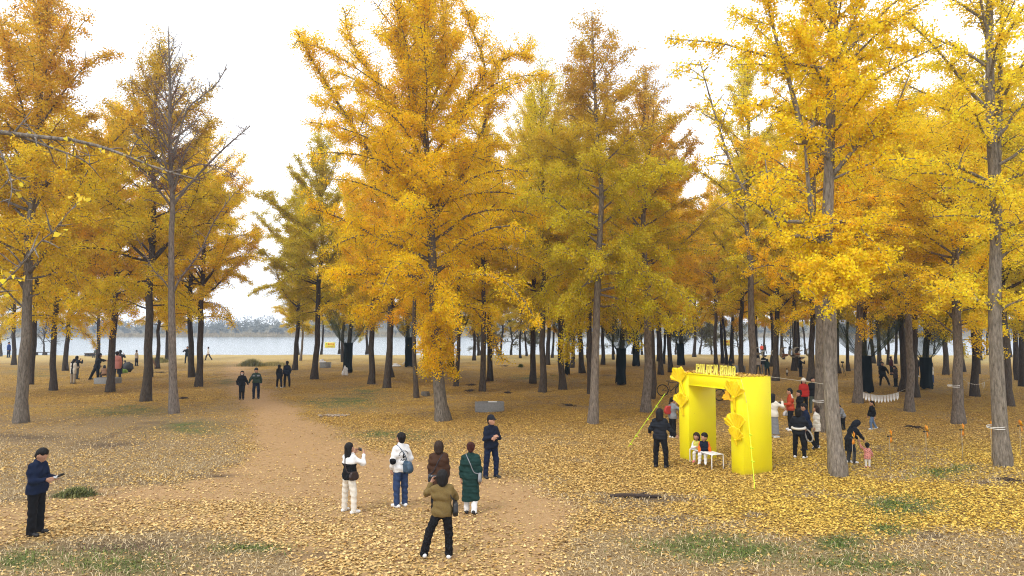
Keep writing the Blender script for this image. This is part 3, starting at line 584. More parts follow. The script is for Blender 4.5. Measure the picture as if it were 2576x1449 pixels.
# --- types shared by the rest of the grove
T = {}
T['full'] = make_tree(11, H=19, r0=.235, hb=4.4, Rc=5.0, nprim=56, nleaf=116025, leaf=0.075, el=(-.2, 1.2), droop=.36, tw=.24, sec_len=.95, nlead=7)
T['full2'] = make_tree(12, H=19, r0=.225, hb=4.6, Rc=4.9, nprim=54, nleaf=108290, leaf=0.075, el=(-.15, 1.2), droop=.32, lean=(.01, 0), tw=.24, sec_len=.95, nlead=7)
T['tall'] = make_tree(13, H=19, r0=.215, hb=4.9, Rc=4.3, nprim=50, nleaf=104000, leaf=0.076, el=(-.1, 1.2), droop=.28, sec_len=.9, nlead=6)
T['tall2'] = make_tree(14, H=19, r0=.205, hb=4.8, Rc=4.5, nprim=48, nleaf=98800, leaf=0.076, el=(-.15, 1.2), droop=.30, lean=(-.012, .01), sec_len=.9, nlead=6)
T['wide'] = make_tree(15, H=18, r0=.23, hb=4.2, Rc=5.5, nprim=54, nleaf=116025, leaf=0.076, el=(-.25, 1.2), droop=.38, tw=.24, sec_len=1.0, nlead=7)
T['thin'] = make_tree(16, H=19, r0=.205, hb=5.2, Rc=3.9, nprim=46, nleaf=59800, leaf=0.068, el=(-.1, 1.2), droop=.26, spread=.09, nlead=6)
T['slim'] = make_tree(17, H=16, r0=.15, hb=4.6, Rc=3.6, nprim=40, nleaf=54600, leaf=0.076, el=(-.1, 1.2), droop=.28, nlead=4)
rt = random.Random(4)
def grove(rows):
    for (x, y, ty, hs, col, label, *ex) in rows:
        p = ground(x, y); e = ex[0] if ex else {}
        v = [q * rt.uniform(.88, 1.12) for q in col]; k = rt.uniform(.92, 1.06); bark = e.get('bark', rt.uniform(.85, 1.1)); bark = bark if isinstance(bark, tuple) else (bark * .68, bark * .59, bark * .52)
        place_tree(T[ty], p + [0, 0, gz(p[0], p[1])], rt.uniform(0, 6.28), (e.get('w', 1) * rt.uniform(.92, 1.08), hs / (18 if ty == 'wide' else 16 if ty == 'slim' else 19)), v, label, e.get('g', GRP), bark, e.get('tip'), e.get('tl', 2), e.get('th', 3))
RT = dict(tip=(.46, .19, .045), tl=.62, th=.85)
grove([
 # left bank of the path
 (52, 1064, 'full', 19.5, (.66, .36, .025), 'thick grey-trunked golden ginkgo nearest the left edge, trunk bare to above head height', dict(bark=(1.25, 1.18, 1.12), tip=(.52, .22, .04), tl=.55, th=.8, w=1.0)),
 (76, 967, 'tall', 20, GOLD, 'dark ginkgo trunk half hidden behind the thick grey trunk at the left edge', dict(bark=.75)),
 (34, 918, 'wide', 17, GOLD, 'dark ginkgo leaning left by the river at the left edge, beside the person in blue', dict(bark=.7)),
 (135, 981, 'full2', 18, GOLD, 'slender ginkgo with a dark trunk standing left of the striped-jacket onlooker', dict(bark=.85, w=.9)),
 (164, 933, 'wide', 17, AMBER, 'dark ginkgo with flared roots just behind the striped-jacket onlooker', dict(bark=.7)),
 (247, 912, 'full', 17, GOLD, 'dark ginkgo behind the group crowded round the concrete ring', dict(bark=.65)),
 (276, 985, 'full', 18.5, ORANGE, 'straight brown ginkgo standing in front of the concrete ring with the crowd', dict(bark=.9, w=1.1)),
 (366, 1009, 'full2', 20.5, (.58, .36, .022), 'thickest brown trunk of the left group, tall pointed ginkgo left of the bare one', dict(bark=.85, w=1.2, tip=(.44, .20, .03), tl=.6, th=.8)),
 (397, 927, 'tall2', 15.5, GOLD, 'dark ginkgo between the thick brown trunk and the bare tree', dict(bark=.65)),
 (420, 906, 'tall', 14.5, AMBER, 'dark ginkgo mostly hidden behind the bare grey tree, at the water edge', dict(bark=.6)),
 (482, 949, 'full', 19, ORANGE, 'dark stout ginkgo of the pair beside the path, standing behind its lighter twin', dict(bark=.62)),
 (499, 972, 'full2', 18.5, GOLD, 'brown ginkgo with the slimmer trunk of the pair at the left side of the path', dict(bark=.85)),
 # right of the path, to the centre
 (742, 930, 'full', 18, LIME, 'dark-trunked yellow-green ginkgo first on the right side of the path', dict(bark=.7, w=1.05)),
 (790, 955, 'tall', 19.5, LIME, 'tall olive-green ginkgo with flared roots left of the concrete ring holding a white bag', dict(bark=.7, w=1.25)),
 (756, 908, 'slim', 12, (.6, .45, .05), 'pale curving ginkgo trunk behind the first trees right of the path', dict(bark=(1.4, 1.3, 1.2))),
 (751, 894, 'slim', 12, GOLD, 'thin brown ginkgo at the water edge behind the pale curving trunk', dict(bark=.8)),
 (808, 891, 'slim', 13, LIME, 'thin dark ginkgo by the water just left of the yellow sign', dict(bark=.6)),
 (853, 889, 'slim', 13, LIME, 'thin dark ginkgo by the water just right of the yellow sign', dict(bark=.6)),
 (875, 937, 'full', 17.5, GOLD, 'ginkgo in a black sleeve with a white bag leaning on its foot', dict(bark=.75)),
 (863, 911, 'tall2', 17, LIME, 'ginkgo hidden behind the black sleeve that has the white bag', dict(bark=.6)),
 (923, 890, 'wide', 14, LIME, 'low forking ginkgo at the water edge with a limb curving left', dict(bark=.6)),
 (935, 966, 'full2', 18, GOLD, 'brown ginkgo standing right of the white bag, nearer than the sleeved trunk', dict(bark=.8)),
 (973, 977, 'tall', 19, ORANGE, 'straight brown ginkgo next to the leaning trunk left of the central tree', dict(bark=.8)),
 (985, 949, 'tall2', 17, AMBER, 'ginkgo leaning right behind the straight brown trunk left of the central tree', dict(bark=.7)),
 (1029, 922, 'full', 17, GOLD, 'ginkgo in a black sleeve beside the white sheet on the leaves', dict(bark=.7)),
 (1048, 1001, 'slim', 16, ORANGE, 'slim brown ginkgo just left of the big central tree', dict(bark=1.0)),
 (1069, 910, 'tall', 17, AMBER, 'dark ginkgo seen left of the central trunk near the river', dict(bark=.6)),
 (1132, 942, 'full2', 17, GOLD, 'ginkgo in a black sleeve right behind the big central tree', dict(bark=.7)),
 (1147, 971, 'slim', 17, GOLD, 'slim brown ginkgo just right of the big central tree', dict(bark=.9)),
 (1192, 906, 'tall2', 16, LIME, 'dark ginkgo by the river behind the grey concrete trough', dict(bark=.6)),
 (1203, 895, 'slim', 12, LIME, 'thin dark ginkgo at the water edge behind the river-side trunk', dict(bark=.6)),
 (1214, 983, 'tall', 18, GOLD, 'grey-brown ginkgo standing straight behind the concrete trough', dict(bark=1.05)),
 (1233, 959, 'full', 18.5, (.66, .42, .03), 'dark brown ginkgo with flared foot just right behind the concrete trough', dict(bark=.7)),
 (1259, 893, 'slim', 12, LIME, 'thin dark ginkgo at the river beside the person in a white coat', dict(bark=.5)),
 (1309, 901, 'slim', 13, LIME, 'thin ginkgo with a small sapling at its foot, near the river', dict(bark=.5)),
 (1325, 896, 'slim', 13, (.55, .42, .03), 'thin leaning ginkgo at the river left of the two tall brown trunks', dict(bark=.55)),
 (1340, 965, 'full', 21, (.62, .42, .03), 'left one of the two tall brown ginkgos between the trough and the rusty tree', dict(bark=.75)),
 (1366, 986, 'full2', 21, (.56, .40, .03), 'right one of the two tall brown ginkgos between the trough and the rusty tree', dict(bark=.85)),
 (1377, 918, 'full', 16, GOLD, 'dark ginkgo peeping out behind the right-hand tall brown trunk', dict(bark=.55)),
 (1389, 900, 'slim', 15, LIME, 'dark ginkgo near the river right of the two tall brown trunks', dict(bark=.5)),
 (1409, 909, 'tall', 16, AMBER, 'dark ginkgo behind the brown trunk left of the rusty-topped tree', dict(bark=.55)),
 (1415, 980, 'full2', 18, (.60, .40, .03), 'brown ginkgo standing in front of a netted trunk, left of the rusty-topped tree', dict(bark=.85)),
 (1428, 942, 'slim', 16, LIME, 'ginkgo in a narrow black sleeve half hidden by a brown trunk', dict(bark=.6)),
 (1439, 925, 'tall2', 17, GOLD, 'dark ginkgo right of the narrow black sleeve', dict(bark=.6)),
 (1464, 940, 'full', 18, (.62, .38, .03), 'dark ginkgo just left of the rusty-topped tree', dict(bark=.65)),
 (1477, 900, 'slim', 14, LIME, 'thin dark ginkgo by the river left of the rusty-topped tree', dict(bark=.5)),
 (1460, 891, 'slim', 13, AMBER, 'thin ginkgo at the river edge behind the trunks left of the rusty-topped tree', dict(bark=.5)),
 (1487, 991, 'tall', 18, GOLD, 'brown ginkgo hidden behind the trunk of the rusty-topped tree', dict(bark=.8)),
 (1517, 918, 'full2', 18, GOLD, 'dark ginkgo just right of the rusty-topped tree', dict(bark=.6)),
 (1543, 905, 'slim', 15, AMBER, 'thin dark ginkgo left of the wide black-sleeved trunk', dict(bark=.5)),
 (1562, 966, 'full', 18, (.55, .42, .03), 'ginkgo wearing the widest black sleeve, torn at the bottom', dict(bark=.65)),
 (1601, 920, 'full2', 17, LIME, 'ginkgo in a black sleeve right of the widest one', dict(bark=.6)),
 (1615, 893, 'slim', 14, AMBER, 'thin dark ginkgo by the river beside the small person in white', dict(bark=.5)),
 (1626, 1036, 'thin', 17.2, (.50, .30, .04), 'light grey ginkgo with rust-coloured upper crown beside the guy rope of the arch', dict(bark=(1.4, 1.3, 1.25), w=1.15, tip=(.45, .19, .06), tl=.5, th=.7)),
 (1638, 1003, 'tall2', 18, AMBER, 'brown ginkgo half hidden behind the light grey trunk beside the guy rope', dict(bark=.85)),
 (1655, 909, 'slim', 16, GOLD, 'thin dark ginkgo behind the trunks left of the bicycle', dict(bark=.5)),
 (1663, 942, 'full', 19, (.66, .34, .03), 'dark ginkgo with flared foot above the bicycle saddle', dict(bark=.65, **RT)),
 (1669, 915, 'slim', 16, AMBER, 'dark ginkgo directly behind the one above the bicycle saddle', dict(bark=.55)),
 (1687, 936, 'tall', 19, ORANGE, 'dark ginkgo behind the big leaf at the left corner of the arch', dict(bark=.6)),
 (1713, 918, 'full2', 18, ORANGE, 'ginkgo in a black sleeve behind the left corner of the arch', dict(bark=.55)),
 (1746, 898, 'tall', 17, GOLD, 'lone dark ginkgo by the river above the beam of the arch', dict(bark=.55)),
 # behind and right of the arch
 (1802, 922, 'tall2', 20, (.70, .36, .02), 'grey-brown ginkgo rising behind the letters of the arch', dict(bark=1.0)),
 (1818, 915, 'tall', 19, ORANGE, 'left one of three close dark ginkgo trunks behind the letters', dict(bark=.6)),
 (1828, 917, 'slim', 18, ORANGE, 'middle one of three close dark ginkgo trunks behind the letters', dict(bark=.55)),
 (1840, 914, 'full', 19, (.68, .36, .02), 'right one of three close dark ginkgo trunks behind the letters', dict(bark=.6)),
 (1868, 944, 'tall2', 20, GOLD, 'dark ginkgo with a hanging basket in front, just left of the speckled grey trunk', dict(bark=.65)),
 (1889, 1008, 'thin', 20.5, (.66, .46, .05), 'speckled light grey ginkgo rising straight behind the right half of the arch', dict(bark=(1.45, 1.35, 1.3), w=1.05)),
 (1907, 909, 'tall', 18, ORANGE, 'dark ginkgo behind the hikers in red near the river', dict(bark=.55)),
 (1920, 890, 'slim', 14, GOLD, 'thin dark ginkgo at the river right of the hikers in red', dict(bark=.5)),
 (1943, 922, 'full2', 18, ORANGE, 'ginkgo behind the leaning brown trunk right of the arch', dict(bark=.65)),
 (1951, 957, 'full', 19, (.72, .40, .03), 'brown ginkgo leaning left just beyond the right end of the arch', dict(bark=.75, w=1.05)),
 (1964, 894, 'slim', 15, AMBER, 'thin ginkgo behind the hanging baskets near the river', dict(bark=.6)),
 (1972, 904, 'slim', 16, GOLD, 'dark ginkgo right beside the hanging baskets, foot in the yellow leaves', dict(bark=.5)),
 (1998, 933, 'tall', 19, ORANGE, 'left one of a dark ginkgo pair beside the person in black with raised hand', dict(bark=.6)),
 (2008, 926, 'full2', 19, (.72, .38, .02), 'right one of a dark ginkgo pair, directly behind the person in black', dict(bark=.55)),
 (2026, 889, 'slim', 15, GOLD, 'thin dark ginkgo at the river left of the forked grey tree', dict(bark=.55)),
 (2040, 957, 'full', 19, (.74, .40, .03), 'brown ginkgo just left of the forked grey tree, above the red-hatted woman', dict(bark=.8)),
 (2064, 1085, 'thin', 18, (.76, .37, .03), 'grey-brown ginkgo right behind the forked grey tree with a white cord round it', dict(bark=(1.2, 1.1, 1.0))),
 (2110, 939, 'tall2', 18, ORANGE, 'dark ginkgo showing just right of the forked grey tree', dict(bark=.65)),
 (2134, 934, 'slim', 18, (.72, .40, .03), 'slim brown ginkgo beside the camera tripod', dict(bark=.7)),
 (2158, 1014, 'full', 18.5, (.74, .33, .03), 'grey-brown ginkgo holding the left end of the long pennant string', dict(bark=(1.15, 1.05, 1.0))),
 (2181, 986, 'full2', 18, (.70, .42, .03), 'ginkgo in a straight black sleeve behind the long pennant string', dict(bark=.8)),
 (2198, 914, 'tall', 17, ORANGE, 'dark ginkgo right behind the straight black sleeve', dict(bark=.55)),
 (2214, 920, 'full', 18, (.72, .44, .03), 'brown ginkgo behind the man striding in black', dict(bark=.65)),
 (2235, 917, 'slim', 17, LIME, 'dark ginkgo behind the man in a maroon jumper', dict(bark=.55)),
 (2253, 914, 'slim', 17, GOLD, 'dark ginkgo behind the woman in a plaid coat', dict(bark=.55)),
 (2270, 986, 'tall2', 18.5, GOLD, 'brown ginkgo at the right end of the long pennant string, close to a lighter trunk', dict(bark=.8)),
 (2287, 1033, 'thin', 16.5, (.74, .48, .04), 'light grey-brown ginkgo right of the long pennant string', dict(bark=(1.25, 1.15, 1.1))),
 (2300, 999, 'full', 18, LIME, 'dark ginkgo half hidden behind the light trunk right of the long pennants', dict(bark=.7)),
 (2330, 976, 'wide', 18, (.66, .46, .03), 'ginkgo in a black sleeve with a rolled green net, next to the woman in white', dict(bark=.75)),
 (2379, 943, 'full2', 18, (.60, .46, .03), 'dark ginkgo right of the woman in white', dict(bark=.65)),
 (2411, 1066, 'full', 15, (.76, .54, .04), 'mottled grey ginkgo with string round it behind the row of pinwheels', dict(bark=(1.2, 1.1, 1.05))),
 (2423, 935, 'tall', 18, LIME, 'dark stout ginkgo left of the short pennant string', dict(bark=.6)),
 (2453, 997, 'full2', 18, (.66, .50, .03), 'dark ginkgo behind the short pennant string', dict(bark=.7)),
 (2460, 940, 'slim', 17, LIME, 'dark ginkgo just right behind the short pennant string', dict(bark=.55)),
 (2468, 907, 'slim', 15, LIME, 'dark ginkgo near the river with a person half behind it at the right', dict(bark=.55)),
 (2484, 893, 'slim', 14, GOLD, 'dark ginkgo at the river just left of the rightmost grey tree', dict(bark=.55)),
 (2538, 1022, 'full', 18, (.66, .52, .035), 'brown ginkgo leaning left, close behind the rightmost grey tree', dict(bark=.85)),
 (2543, 899, 'slim', 15, LIME, 'thin dark ginkgo near the river right of the rightmost grey tree', dict(bark=.55)),
 (2562, 956, 'tall2', 18, LIME, 'dark brown ginkgo cut by the right edge, the farther of two', dict(bark=.65)),
 (2573, 971, 'tall', 18, (.62, .50, .03), 'dark brown ginkgo cut by the right edge, the nearer of two', dict(bark=.65)),
 # crowns that reach in from beyond the picture
 (-60, 1000, 'full', 19, GOLD, 'golden ginkgo beyond the left edge with its crown reaching in', dict(tip=(.5, .24, .04), tl=.6, th=.85)),
 (2660, 1010, 'full2', 19, (.66, .52, .035), 'yellow ginkgo just beyond the right edge, crown reaching in above the pinwheels'),
 (2680, 930, 'full', 18, LIME, 'yellow-green ginkgo beyond the right edge, its crown reaching in far back'),
])
# riverside saplings and bare shrubs along the bank
SH = [make_tree(30 + i, H=4.6, r0=.10, hb=.7, Rc=2.6, nprim=26, nleaf=nl, leaf=.10, el=(.2, 1.0), droop=.12, tw=.16, sec_len=.8, prof=lambda t: 1.0 - .5 * t) for i, nl in enumerate((5000, 2200, 7000))]
SHR = [(1208, 892, 0, 1.1, 'dark tangled shrub at the river behind the concrete trough'), (1286, 891, 1, 1.5, 'bare forked shrub with arching twigs right of the person in a white coat'), (1240, 890, 2, .9, 'olive shrub overhanging the water left of the person in a white coat'),
       (1340, 889, 2, 1.0, 'low olive shrub at the river behind the two tall brown trunks'), (1440, 889, 1, 1.2, 'leafless shrub at the river left of the rusty-topped tree'), (1545, 889, 0, 1.2, 'brown shrub at the river left of the widest black sleeve'),
       (1590, 888, 1, 1.0, 'thin bare shrub at the river right of the widest black sleeve'), (1700, 889, 0, 1.3, 'grey tangled shrub at the river above the bicycle'), (1760, 889, 1, 1.4, 'bare arching shrub at the river above the arch letters'),
       (1790, 889, 2, 1.2, 'dense dull green shrub at the river above the arch letters'), (1860, 889, 1, 1.2, 'bare shrub at the river left of the hikers in red'), (2230, 888, 0, 1.1, 'dark shrub at the river behind the man in a maroon jumper'), (2350, 888, 2, 1.2, 'olive shrub at the river behind the woman in white'), (1985, 888, 1, 1.1, 'bare shrub at the river behind the hanging baskets')]
for x, y, k, s, lb in SHR:
    p = ground(x, y); place_tree(SH[k], p, rt.uniform(0, 6.28), (s, s), (.20, .17, .06), lb, 'shrubs along the river bank', (.6, .55, .5), name='river_shrub')
for x, y, s, lb in ((110, 889, 1.5, 'thin bare sapling at the river beside the long bench'), (128, 889, 1.4, 'leaning bare sapling just right of the long bench'), (2, 897, 1.9, 'dark leaning shrub trunk cut by the left edge at the river')):
    p = ground(x, y); place_tree((SH[1][0], None), p, rt.uniform(0, 6.28), (s * .7, s), (.2, .17, .06), lb, 'saplings at the river on the left', (.6, .55, .5), name='bare_sapling')
# the ginkgo beside the camera whose bare limb crosses the upper left
Yn = 12.5; b = np.array([-10.6, Yn, 0.0])
Gn = make_tree(108, H=13, r0=.26, hb=9.5, Rc=2.0, nprim=10, nleaf=900, leaf=.08, el=(.1, 1.0), droop=.1, tw=.24, sec_len=.5, top_r=.03, spread=.05,
    limbs=[(limb(b, [(-190, 345), (-60, 322), (0, 332), (90, 343), (200, 355), (300, 385), (400, 425), (500, 452)], Yn, .05), .052, .05),
           (limb(b, [(40, 340), (130, 372), (205, 400), (240, 430)], Yn + .2, .1), .02, .02), (limb(b, [(-30, 325), (10, 400), (30, 470), (20, 520)], Yn, -.1), .013, .02),
           (limb(b, [(-190, 800), (-60, 755), (0, 720), (60, 660), (105, 605), (140, 580)], Yn - 3.0, -.1), .010, .10)])
place_tree(Gn, b, 0, (1, 1), (.80, .52, .08), 'bare-limbed ginkgo at the left, its long grey bough crossing the upper left corner', GRP, (1.7, 1.65, 1.65))
# ------------------------------------------------------------------ people: smooth figures grown around a posed skeleton
def sdf_caps(X, prims, k):
    acc = None
    for pr in prims:
        a, b, ra, rb = pr[:4]; sc = pr[4] if len(pr) > 4 else None
        a = np.asarray(a, np.float32); b = np.asarray(b, np.float32); Y = X
        if sc is not None: sc = np.asarray(sc, np.float32); m = (a + b) / 2; Y = (X - m) / sc + m; a = (a - m) / sc + m; b = (b - m) / sc + m
        e = b - a; L2 = float(e @ e) + 1e-9; w_ = Y - a; t = np.clip(w_ @ e / L2, 0, 1); d = np.sqrt(((w_ - t[:, None] * e) ** 2).sum(1)) - (ra + (rb - ra) * t)
        if sc is not None: d = d * float(np.mean(sc))
        q = np.exp(np.clip(-d / k, -40, 40)); acc = q if acc is None else acc + q
    return -k * np.log(acc + 1e-30)
CORN = np.array([[i, j, k] for i in (0, 1) for j in (0, 1) for k in (0, 1)]); EDG = [(a, b) for a in range(8) for b in range(a + 1, 8) if np.abs(CORN[a] - CORN[b]).sum() == 1]
def surface_net(fn, lo, hi, h):
    lo = np.asarray(lo, float) - 2 * h; n = np.ceil((np.asarray(hi, float) + 2 * h - lo) / h).astype(int) + 1
    ax = [lo[i] + h * np.arange(n[i]) for i in range(3)]; G = np.stack(np.meshgrid(*ax, indexing='ij'), -1).reshape(-1, 3).astype(np.float32)
    D = fn(G).reshape(n); S = D < 0; sh = n - 1
    c = sum(S[i:i + sh[0], j:j + sh[1], k:k + sh[2]].astype(np.int8) for i, j, k in CORN); act = (c > 0) & (c < 8); ids = np.full(sh, -1, int); cell = np.argwhere(act); ids[act] = np.arange(len(cell))
    vals = np.stack([D[cell[:, 0] + i, cell[:, 1] + j, cell[:, 2] + k] for i, j, k in CORN], 1); P = np.zeros((len(cell), 3)); cnt = np.zeros(len(cell))
    for a, b in EDG:
        va, vb = vals[:, a], vals[:, b]; m = (va < 0) != (vb < 0); t = np.where(m, va / (va - vb + 1e-12), 0)
        P += np.where(m[:, None], CORN[a] + t[:, None] * (CORN[b] - CORN[a]), 0); cnt += m
    V = lo + h * (cell + P / np.maximum(cnt, 1)[:, None]); Q = []
    for d in range(3):
        u, v = [(1, 2), (2, 0), (0, 1)][d]; sl = [slice(1, n[i] - 1) for i in range(3)]; s2 = list(sl); sl[d] = slice(0, n[d] - 1); s2[d] = slice(1, n[d])
        m = S[tuple(sl)] != S[tuple(s2)]; e = np.argwhere(m); off = np.array([1, 1, 1]); off[d] = 0; e = e + off; ins = S[e[:, 0], e[:, 1], e[:, 2]]
        def at(du, dv): q = e.copy(); q[:, u] -= du; q[:, v] -= dv; return ids[q[:, 0], q[:, 1], q[:, 2]]
        f = np.stack([at(1, 1), at(0, 1), at(0, 0), at(1, 0)], 1); f[~ins] = f[~ins][:, ::-1]; Q.append(f)
    F = np.concatenate(Q); return V, F[(F >= 0).all(1)]
def fab(name, col, rough=.85): return mat('cloth_' + name, col, rough, .07 if col[1] > .3 else .2, 42.0, .15, spec=.12)
SKIN = mat('skin', (.46, .25, .165), .55, .08, 20, 0, spec=.35)
DARKSKIN = mat('dark_eyes', (.05, .03, .025), .4); LIPS = mat('lips', (.36, .13, .10), .5)
COL = dict(black=(.010, .010, .012), ink=(.016, .018, .024), navy=(.010, .017, .045), dnavy=(.010, .014, .028), white=(.74, .74, .74), cream=(.70, .66, .58), jeans=(.035, .06, .14), ljeans=(.13, .19, .30), khaki=(.165, .115, .042), brown=(.060, .030, .018), green=(.013, .040, .036), grey=(.21, .22, .24), dgrey=(.05, .052, .056), red=(.40, .025, .018), brick=(.42, .055, .022), orange=(.80, .17, .02), tan=(.34, .20, .12), beige=(.36, .30, .23), pink=(.66, .27, .23), pinkshoe=(.8, .22, .25), maroon=(.055, .012, .018), lime=(.58, .56, .11), coral=(.75, .10, .05), blue=(.02, .05, .22), sage=(.10, .12, .10), plaid=(.07, .05, .05), olive=(.028, .045, .030), hair=(.011, .009, .009), redhair=(.05, .012, .010), brownhair=(.032, .018, .012), bag=(.03, .065, .11), leather=(.028, .012, .010))
POSE = dict(
 stand=dict(), idle=dict(lL=((.10, .02, -1), (.02, -.04, -1)), lR=((.16, .05, -1), (.05, -.05, -1))),
 device=dict(aL=((.16, .18, -1), (-.30, 1, .12)), aR=((.16, .18, -1), (-.30, 1, .12)), head=(38, 0)),
 photo=dict(aL=((.45, .75, -.50), (-.42, .42, .95)), aR=((.45, .75, -.50), (-.42, .42, .95)), head=(2, 0)),
 photoR=dict(aR=((.5, .7, -.45), (-.45, .40, .95)), aL=((.2, .35, -1), (-.3, .7, .6)), head=(4, 0)),
 pockets=dict(aL=((.38, -.18, -1), (-.12, .42, -1)), aR=((.38, -.18, -1), (-.12, .42, -1))),
 crossed=dict(aL=((.30, .20, -1), (-1, .62, .12)), aR=((.30, .26, -1), (-1, .55, .32))),
 walk=dict(lL=((.04, .38, -1), (.0, -.05, -1)), lR=((.04, -.20, -1), (.0, -.55, -1)), aL=((.14, -.22, -1), (.05, .12, -1)), aR=((.14, .25, -1), (.05, .4, -1))),
 stride=dict(lL=((.05, .55, -1), (.0, .15, -1)), lR=((.05, -.45, -1), (.0, -.75, -1)), aL=((.2, -.3, -1), (.05, .1, -1)), aR=((.2, .35, -1), (.0, .5, -.9))),
 wide=dict(lL=((.42, .02, -1), (.26, -.04, -1)), lR=((.10, .03, -1), (.02, -.05, -1)), aL=((.5, .7, -.45), (-.45, .40, .95)), aR=((.42, .55, -.75), (-.6, .5, .75)), head=(6, 0)),
 sit=dict(lL=((.12, 1, -.12), (.0, .08, -1)), lR=((.12, 1, -.12), (.0, .08, -1)), aL=((.15, .25, -1), (-.15, .8, -.35)), aR=((.15, .25, -1), (-.15, .8, -.35))),
 squat=dict(lL=((.35, 1, .15), (.0, -.45, -1)), lR=((.35, 1, .15), (.0, -.45, -1)), lean=(0, .55), aL=((.2, .7, -.8), (-.2, 1, -.1)), aR=((.2, .7, -.8), (-.2, 1, -.1)), head=(25, 0)),
 bend=dict(lean=(0, .62), head=(30, 0), aL=((.1, .35, -1), (.0, .3, -1)), aR=((.1, .35, -1), (.0, .35, -1)), lL=((.05, .1, -1), (.0, -.12, -1)), lR=((.05, .25, -1), (.0, -.05, -1))),
 point=dict(aR=((.4, .6, -.5), (.1, 1, .15))),
)
def rotz(v, a): c, s = math.cos(a), math.sin(a); return np.array([v[0] * c - v[1] * s, v[0] * s + v[1] * c, v[2]])
def person(x, y, top, face, label, pose='idle', up=('black', 'hip'), low='black', shoe='black', hair=('hair', 'short'), h=None, base=None, ext=None, child=0.0, group=None, lift=None, hcm=None, puff=0, bulk=1.0, stripe=None, hat=None, mask=False, detail=None, H=None, skirt=None, sleeve=None):
    pz = dict(POSE[pose]) if isinstance(pose, str) else dict(pose)
    if ext: pz.update(ext)
    g = base if base is not None else ground(x, y); gzz = g[2] if base is not None else gz(g[0], g[1])
    if H is None: H = atd(x, top, g[1])[2] - gzz
    dist = g[1]; hh = h or (.0155 if dist < 24 else .02 if dist < 32 else .028 if dist < 60 else .04)
    lg = 1 - .16 * child; hs = 1.05 + .5 * child
    hip, th, shn = .945 * lg, .435 * lg, .42 * lg; tl = 1 - .05 * child
    t = unit(np.array([*pz.get('lean', (0, 0)), 1.0])); p0 = np.zeros(3); rx = np.array([1.0, 0, 0]); fy = unit(np.cross(t, rx)) * 1.0
    neck = p0 + t * .535 * tl; shc = p0 + t * .445 * tl; SW = .160 if bulk < 1.04 else .172
    ank = {}; knee = {}; hipj = {}; elb = {}; wri = {}; sho = {}; fdir = {}
    for s, sg in (('L', -1), ('R', 1)):
        a = pz.get('l' + s, ((.05, 0, -1), (.0, -.03, -1))); hipj[s] = p0 + np.array([sg * .092, 0, -.01]); knee[s] = hipj[s] + unit(np.array(a[0], float) * [sg, 1, 1]) * th; ank[s] = knee[s] + unit(np.array(a[1], float) * [sg, 1, 1]) * shn
        a = pz.get('a' + s, ((.16, .02, -1), (.02, .22, -1))); sho[s] = shc + rx * sg * SW; elb[s] = sho[s] + unit(np.array(a[0], float) * [sg, 1, 1]) * .285; fdir[s] = unit(np.array(a[1], float) * [sg, 1, 1]); wri[s] = elb[s] + fdir[s] * .245
    pit, yaw = pz.get('head', (3, 0)); pit, yaw = R(pit), -R(yaw)
    hf0 = fy * math.cos(pit) - t * math.sin(pit); hu = t * math.cos(pit) + fy * math.sin(pit); ca, sa = math.cos(yaw), math.sin(yaw); hr = rx * ca + hf0 * sa; hf = hf0 * ca - rx * sa
    hc = neck + unit(t + fy * .25 * math.sin(pit)) * .055 + hu * .10 * hs
    def HP(a, b, c): return hc + (hr * a + hf * b + hu * c) * hs
    zoff = min(ank['L'][2], ank['R'][2]) - .085; mid = (ank['L'] + ank['R']) / 2; off = -np.array([mid[0] if lift is None else 0, mid[1] if lift is None else 0, zoff])
    total = hc[2] + .125 * hs + off[2]; sc = H / (hcm or (1.755 - .10 * child + (.0)))
    if pose in ('sit', 'squat', 'bend') or pz.get('lean'): sc = H / total
    root = empty('person', (g[0], g[1], gzz + (lift or 0)), -R(face), label, 'person', group); b_ = bulk
    allp = np.array([*ank.values(), *knee.values(), *elb.values(), *wri.values(), hc, neck, p0]); lo0, hi0 = allp.min(0) - .24, allp.max(0) + .24
    def make(name, prims, k, m, cuts=(), lo=None, hi=None, res=hh, wob=0.0, puffy=0, parent=root, fix=None, extra=None, matfn=None):
        def fn(X):
            d = sdf_caps(X, prims, k)
            if wob: d = d + wob * (np.sin(X[:, 0] * 31 + X[:, 2] * 17) * np.sin(X[:, 2] * 23 - X[:, 1] * 19) + .6 * np.sin(X[:, 2] * 47 + X[:, 0] * 13))
            if puffy: d = d - puffy * np.abs(np.sin(X[:, 2] * math.pi / .085)) + puffy * .6
            for (pt, nn, kk) in cuts: d = np.maximum(d, (X - np.asarray(pt, np.float32)) @ np.asarray(nn, np.float32))
            if extra: d = extra(X, d)
            return d
        if lo is None:
            pts = np.array([p[0] for p in prims] + [p[1] for p in prims]); rm = np.array([max(p[2], p[3]) for p in prims] * 2)[:, None]; lo, hi = (pts - rm * 1.25).min(0), (pts + rm * 1.25).max(0)
        V, F = surface_net(fn, lo, hi, res / max(sc, .3) if sc < 1 else res); return V, F
    def emit(name, V, F, m, mi=None, parent=None):
        V2 = (V + off) * sc; me = raw_mesh(name, V2, F, smooth=True, mats=mi); return link(name, me, m, parent or root)
    # ---- body
    fz = unit(fy); B = []
